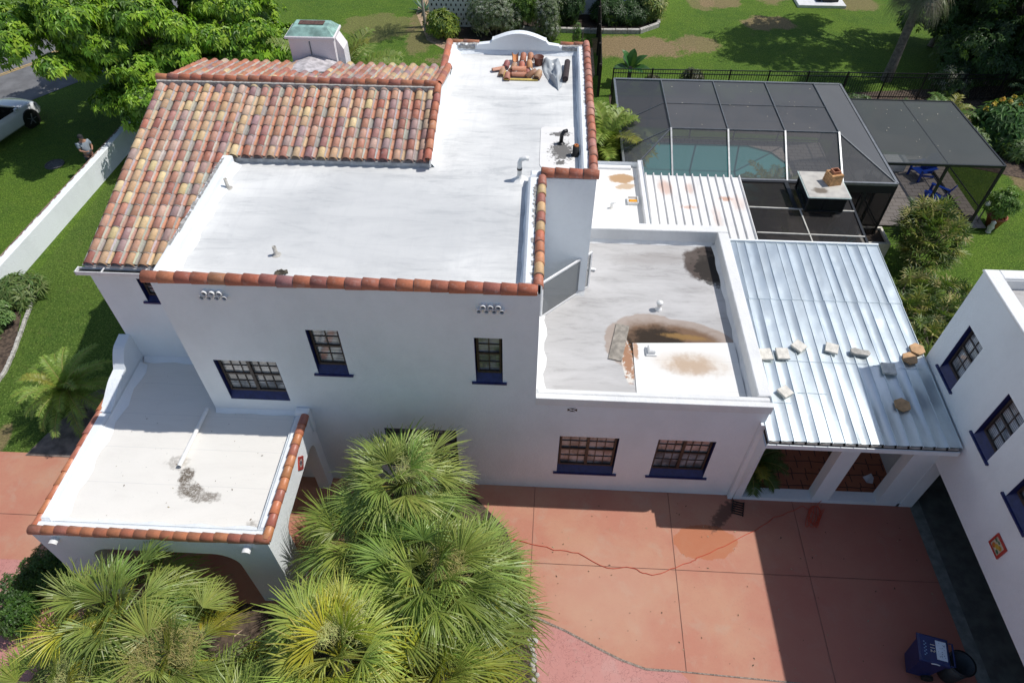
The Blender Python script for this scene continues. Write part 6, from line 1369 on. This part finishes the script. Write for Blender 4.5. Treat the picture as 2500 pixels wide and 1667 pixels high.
# ---------- white garden wall, left
wl = thing('garden_wall', 'long low white wall crossing the lawn at the left of the photo', 'wall', (-17.8, 20, 0)); m = MB()
T = Matrix.Rotation(-.045, 4, 'Z'); m.cbox(-.3, 0, -16, 9.5, 0, .9, .02, T=T); fixn(m.build('wall', M['stucco'], wl))
m = MB(); random.seed(135)
for k in range(160): y = -15.9 + k*.158; m.quad(*[T @ V3(p) for p in ((-.31, y, .903), (-.31 + rr(.03, .1), y, .903), (-.31 + rr(.03, .1), y + .158, .903), (-.31, y + .158, .903))], jit((.25, .17, .14), .3))
m.build('dirty_edge', M['twig'], wl)
m = MB(); m.lathe((0, 0, 0), [(.38, .0), (.38, .03), (.34, .035), (.34, .01), (0, .01)], 24); put(m, 'manhole_ring', simple('dark_iron', (.1, .1, .1), .8, .4, 10), 'round grey manhole ring set in the shaded grass left of the wall', 'manhole', (-20.3, 23.8, .0))
# ---------- car
car = thing('parked_car', 'white car parked on the grass at the left edge, front wheel and bonnet visible', 'car', (-23.95, 25.6, 0), rz=R_(77))
paint = simple('white_car_paint', (.72, .73, .74), .18, .05, 3, 0); paint.node_tree.nodes['Principled BSDF'].inputs['Coat Weight'].default_value = .8
def loft(m, rings, col=None, cap=True):
    n = len(rings[0]); vs = [p for r in rings for p in r]
    m.add(vs, [(i*n+j, i*n+(j+1) % n, (i+1)*n+(j+1) % n, (i+1)*n+j) for i in range(len(rings)-1) for j in range(n)] + ([tuple(range(n))[::-1], tuple(range((len(rings)-1)*n, len(rings)*n))] if cap else []), col)
def ring(x, w0, zb, w1, zt, crown=.04):
    h = [(w0*.9, zb), (w0, zb + .12), (w1 + (w0-w1)*.15, zb + (zt-zb)*.65), (w1, zt - .05), (w1*.85, zt), (w1*.4, zt + crown)]
    return [(x, y, z) for y, z in h] + [(x, -y, z) for y, z in reversed(h)]
m = MB(); loft(m, [ring(-2.32, .75, .45, .7, .85), ring(-2.2, .9, .3, .84, 1.0), ring(-1.5, .96, .26, .93, 1.05), ring(0, .97, .25, .93, 1.03), ring(1.0, .97, .25, .92, 1.0), ring(1.6, .96, .26, .88, .94), ring(2.05, .9, .28, .8, .84), ring(2.3, .72, .34, .62, .68), ring(2.36, .5, .42, .45, .6)])
bd = fixn(m.build('body', paint, car, True))
def gr(x, w, z): return [(x, w, z), (x, w*.6, z + .015), (x, -w*.6, z + .015), (x, -w, z)]
m = MB()
R0 = [(-2.15, .8, 1.02), (-1.7, .72, 1.5), (-.2, .7, 1.62), (.35, .7, 1.52), (1.15, .82, 1.0)]
top = [[(x, w_, z), (x, -w_, z)] for x, w_, z in R0]; base = [(x, s*.9, 1.0) for x, _, _ in R0 for s in (1, -1)]
for i in range(4):
    a, b = top[i], top[i+1]; m.quad(a[0], b[0], b[1], a[1])
    for s in (0, 1): q = (R0[i][0], (.9 if s == 0 else -.9), 1.0); q2 = (R0[i+1][0], (.9 if s == 0 else -.9), 1.0); m.quad(a[s], b[s], q2, q)
m.build('windows', simple('car_glass', (.01, .012, .014), .05, .1, 5, 0), car)
m = MB(); m.add([(-1.75, .74, 1.5), (-.2, .72, 1.63), (.33, .72, 1.54), (.33, -.72, 1.54), (-.2, -.72, 1.63), (-1.75, -.74, 1.5)], [(0, 1, 4, 5), (1, 2, 3, 4)]); m.add([(-1.75, .74, 1.505), (-.2, .72, 1.635), (.33, .72, 1.545), (.33, -.72, 1.545), (-.2, -.72, 1.635), (-1.75, -.74, 1.505)], [(0, 1, 4, 5), (1, 2, 3, 4)])
for s in (1, -1): bar(m, (.33, s*.72, 1.53), (1.17, s*.84, 1.01), .07, .05); bar(m, (-.45, s*.72, 1.6), (-.5, s*.9, 1.02), .07, .04); bar(m, (-1.75, s*.74, 1.5), (-2.17, s*.82, 1.02), .1, .05)
m.build('roof', paint, car)
for sx in (1.42, -1.42):
    for s in (1, -1):
        m = MB(); m.tube([(sx, s*.74, .35), (sx, s*.975, .35)], .355, 22); wh = m.build('wheel', M['rubber'], car)
        m = MB(); m.tube([(sx, s*.90, .35), (sx, s*.98, .35)], .43, 22); a_ = m.build('wheel_arch', M['black'], car)
        m = MB()
        for k in range(5): a = 2*math.pi*k/5; bar(m, (sx, s*.985, .35), (sx + .24*math.cos(a), s*.985, .35 + .24*math.sin(a)), .05, .02)
        q = m.build('rim', M['alu'], None); q.parent = wh
for s in (1, -1):
    m = MB(); m.add([(2.02, s*.82, .82), (2.27, s*.62, .72), (2.25, s*.66, .6), (2.0, s*.9, .7)], [(0, 1, 2, 3)]); m.build('headlight', M['alu'], car)
    m = MB(); m.cbox(.85, 1.0, s*1.0 - .06, s*1.0 + .06, 1.0, 1.12, .02); m.build('mirror', paint, car)
# ---------- person
pe = thing('person', 'person in black cap and grey T-shirt holding a phone beside the white wall', 'person', (-18.2, 23.3, 0), rz=R_(-35))
def skinned(name, pts, edges, rad, mat, parent, lev=2):
    me = bpy.data.meshes.new(name); me.from_pydata(pts, edges, []); o = bpy.data.objects.new(name, me); C.objects.link(o); md = o.modifiers.new('s', 'SKIN')
    for i, r in enumerate(rad): me.skin_vertices[0].data[i].radius = (r, r) if not isinstance(r, tuple) else r
    me.skin_vertices[0].data[0].use_root = True; o.modifiers.new('u', 'SUBSURF').levels = lev; o.modifiers['u'].render_levels = lev
    dg = bpy.context.evaluated_depsgraph_get(); m2 = bpy.data.meshes.new_from_object(o.evaluated_get(dg)); m2.name = name; bpy.data.objects.remove(o); o = bpy.data.objects.new(name, m2); C.objects.link(o)
    m2.materials.clear(); m2.materials.append(mat)
    for p in m2.polygons: p.use_smooth = True
    if parent: o.parent = parent
    return o
# facing +x in local space
P_ = [(0, 0, .95), (0, 0, 1.15), (0, 0, 1.4), (.02, 0, 1.52), (.03, 0, 1.6), (.04, 0, 1.68), (0, .1, .9), (.02, .11, .5), (0, .11, .08), (.14, .12, .03), (0, -.1, .9), (.02, -.11, .5), (0, -.11, .08), (.14, -.12, .03),
      (0, .18, 1.4), (.04, .25, 1.16), (.26, .14, 1.16), (.34, .1, 1.18), (0, -.18, 1.4), (.04, -.25, 1.16), (.26, -.14, 1.14), (.34, -.08, 1.16)]
Ed = [(0, 1), (1, 2), (2, 3), (3, 4), (4, 5), (0, 6), (6, 7), (7, 8), (8, 9), (0, 10), (10, 11), (11, 12), (12, 13), (2, 14), (14, 15), (15, 16), (16, 17), (2, 18), (18, 19), (19, 20), (20, 21)]
Ra = [.13, .14, .13, .05, .085, .08, .085, .055, .04, .035, .085, .055, .04, .035, .06, .042, .03, .022, .06, .042, .03, .022]
for s, by in ((1, .1), (-1, -.08)):
    w0 = 17 if s > 0 else 21; bx, by, bz = P_[w0]
    for k in range(4): i = len(P_); P_.append((bx + .04, by + s*(.012 - .012*k), bz + .01)); P_.append((bx + .07, by + s*(.005 - .012*k), bz + .03)); Ed += [(w0, i), (i, i+1)]; Ra += [.009, .008]
    i = len(P_); P_.append((bx + .02, by - s*.04, bz + .03)); Ed.append((w0, i)); Ra.append(.01)
skin = simple('skin', (.42, .22, .15), .6, .1, 10)
skinned('body', P_, Ed, Ra, skin, pe)
skinned('t_shirt', [(0, 0, .9), (0, 0, 1.15), (0, 0, 1.4), (0, 0, 1.47), (0, .19, 1.41), (.03, .24, 1.24), (0, -.19, 1.41), (.03, -.24, 1.24)], [(0, 1), (1, 2), (2, 3), (2, 4), (4, 5), (2, 6), (6, 7)], [(.18, .15), (.18, .15), .16, .08, .085, .075, .085, .075], simple('grey_cloth', (.25, .29, .34), .9, .1, 10), pe)
skinned('shorts', [(0, 0, .95), (0, .1, .8), (0, .11, .52), (0, -.1, .8), (0, -.11, .52)], [(0, 1), (1, 2), (0, 3), (3, 4)], [.16, .12, .1, .12, .1], simple('dark_cloth', (.04, .04, .05), .9), pe)
m = MB(); m.lathe((.03, 0, 1.66), [(.105, 0), (.1, .05), (.07, .09), (0, .105)], 14); m.add([(.1, -.08, 1.67), (.1, .08, 1.67), (.22, .05, 1.655), (.22, -.05, 1.655)], [(0, 1, 2, 3)]); m.build('cap', simple('black_cap', (.015, .015, .018), .8), pe, True)
m = MB(); m.box(-.01, .01, -.035, .035, -.02, .11, T=Matrix.Translation((-18.2, 23.3, 0)) @ Matrix.Rotation(R_(-35), 4, 'Z') @ Matrix.Translation((.41, 0, 1.18)) @ Matrix.Rotation(.6, 4, 'Y')); put(m, 'phone', M['black'], 'black phone held in both hands by the person at the wall', 'phone')
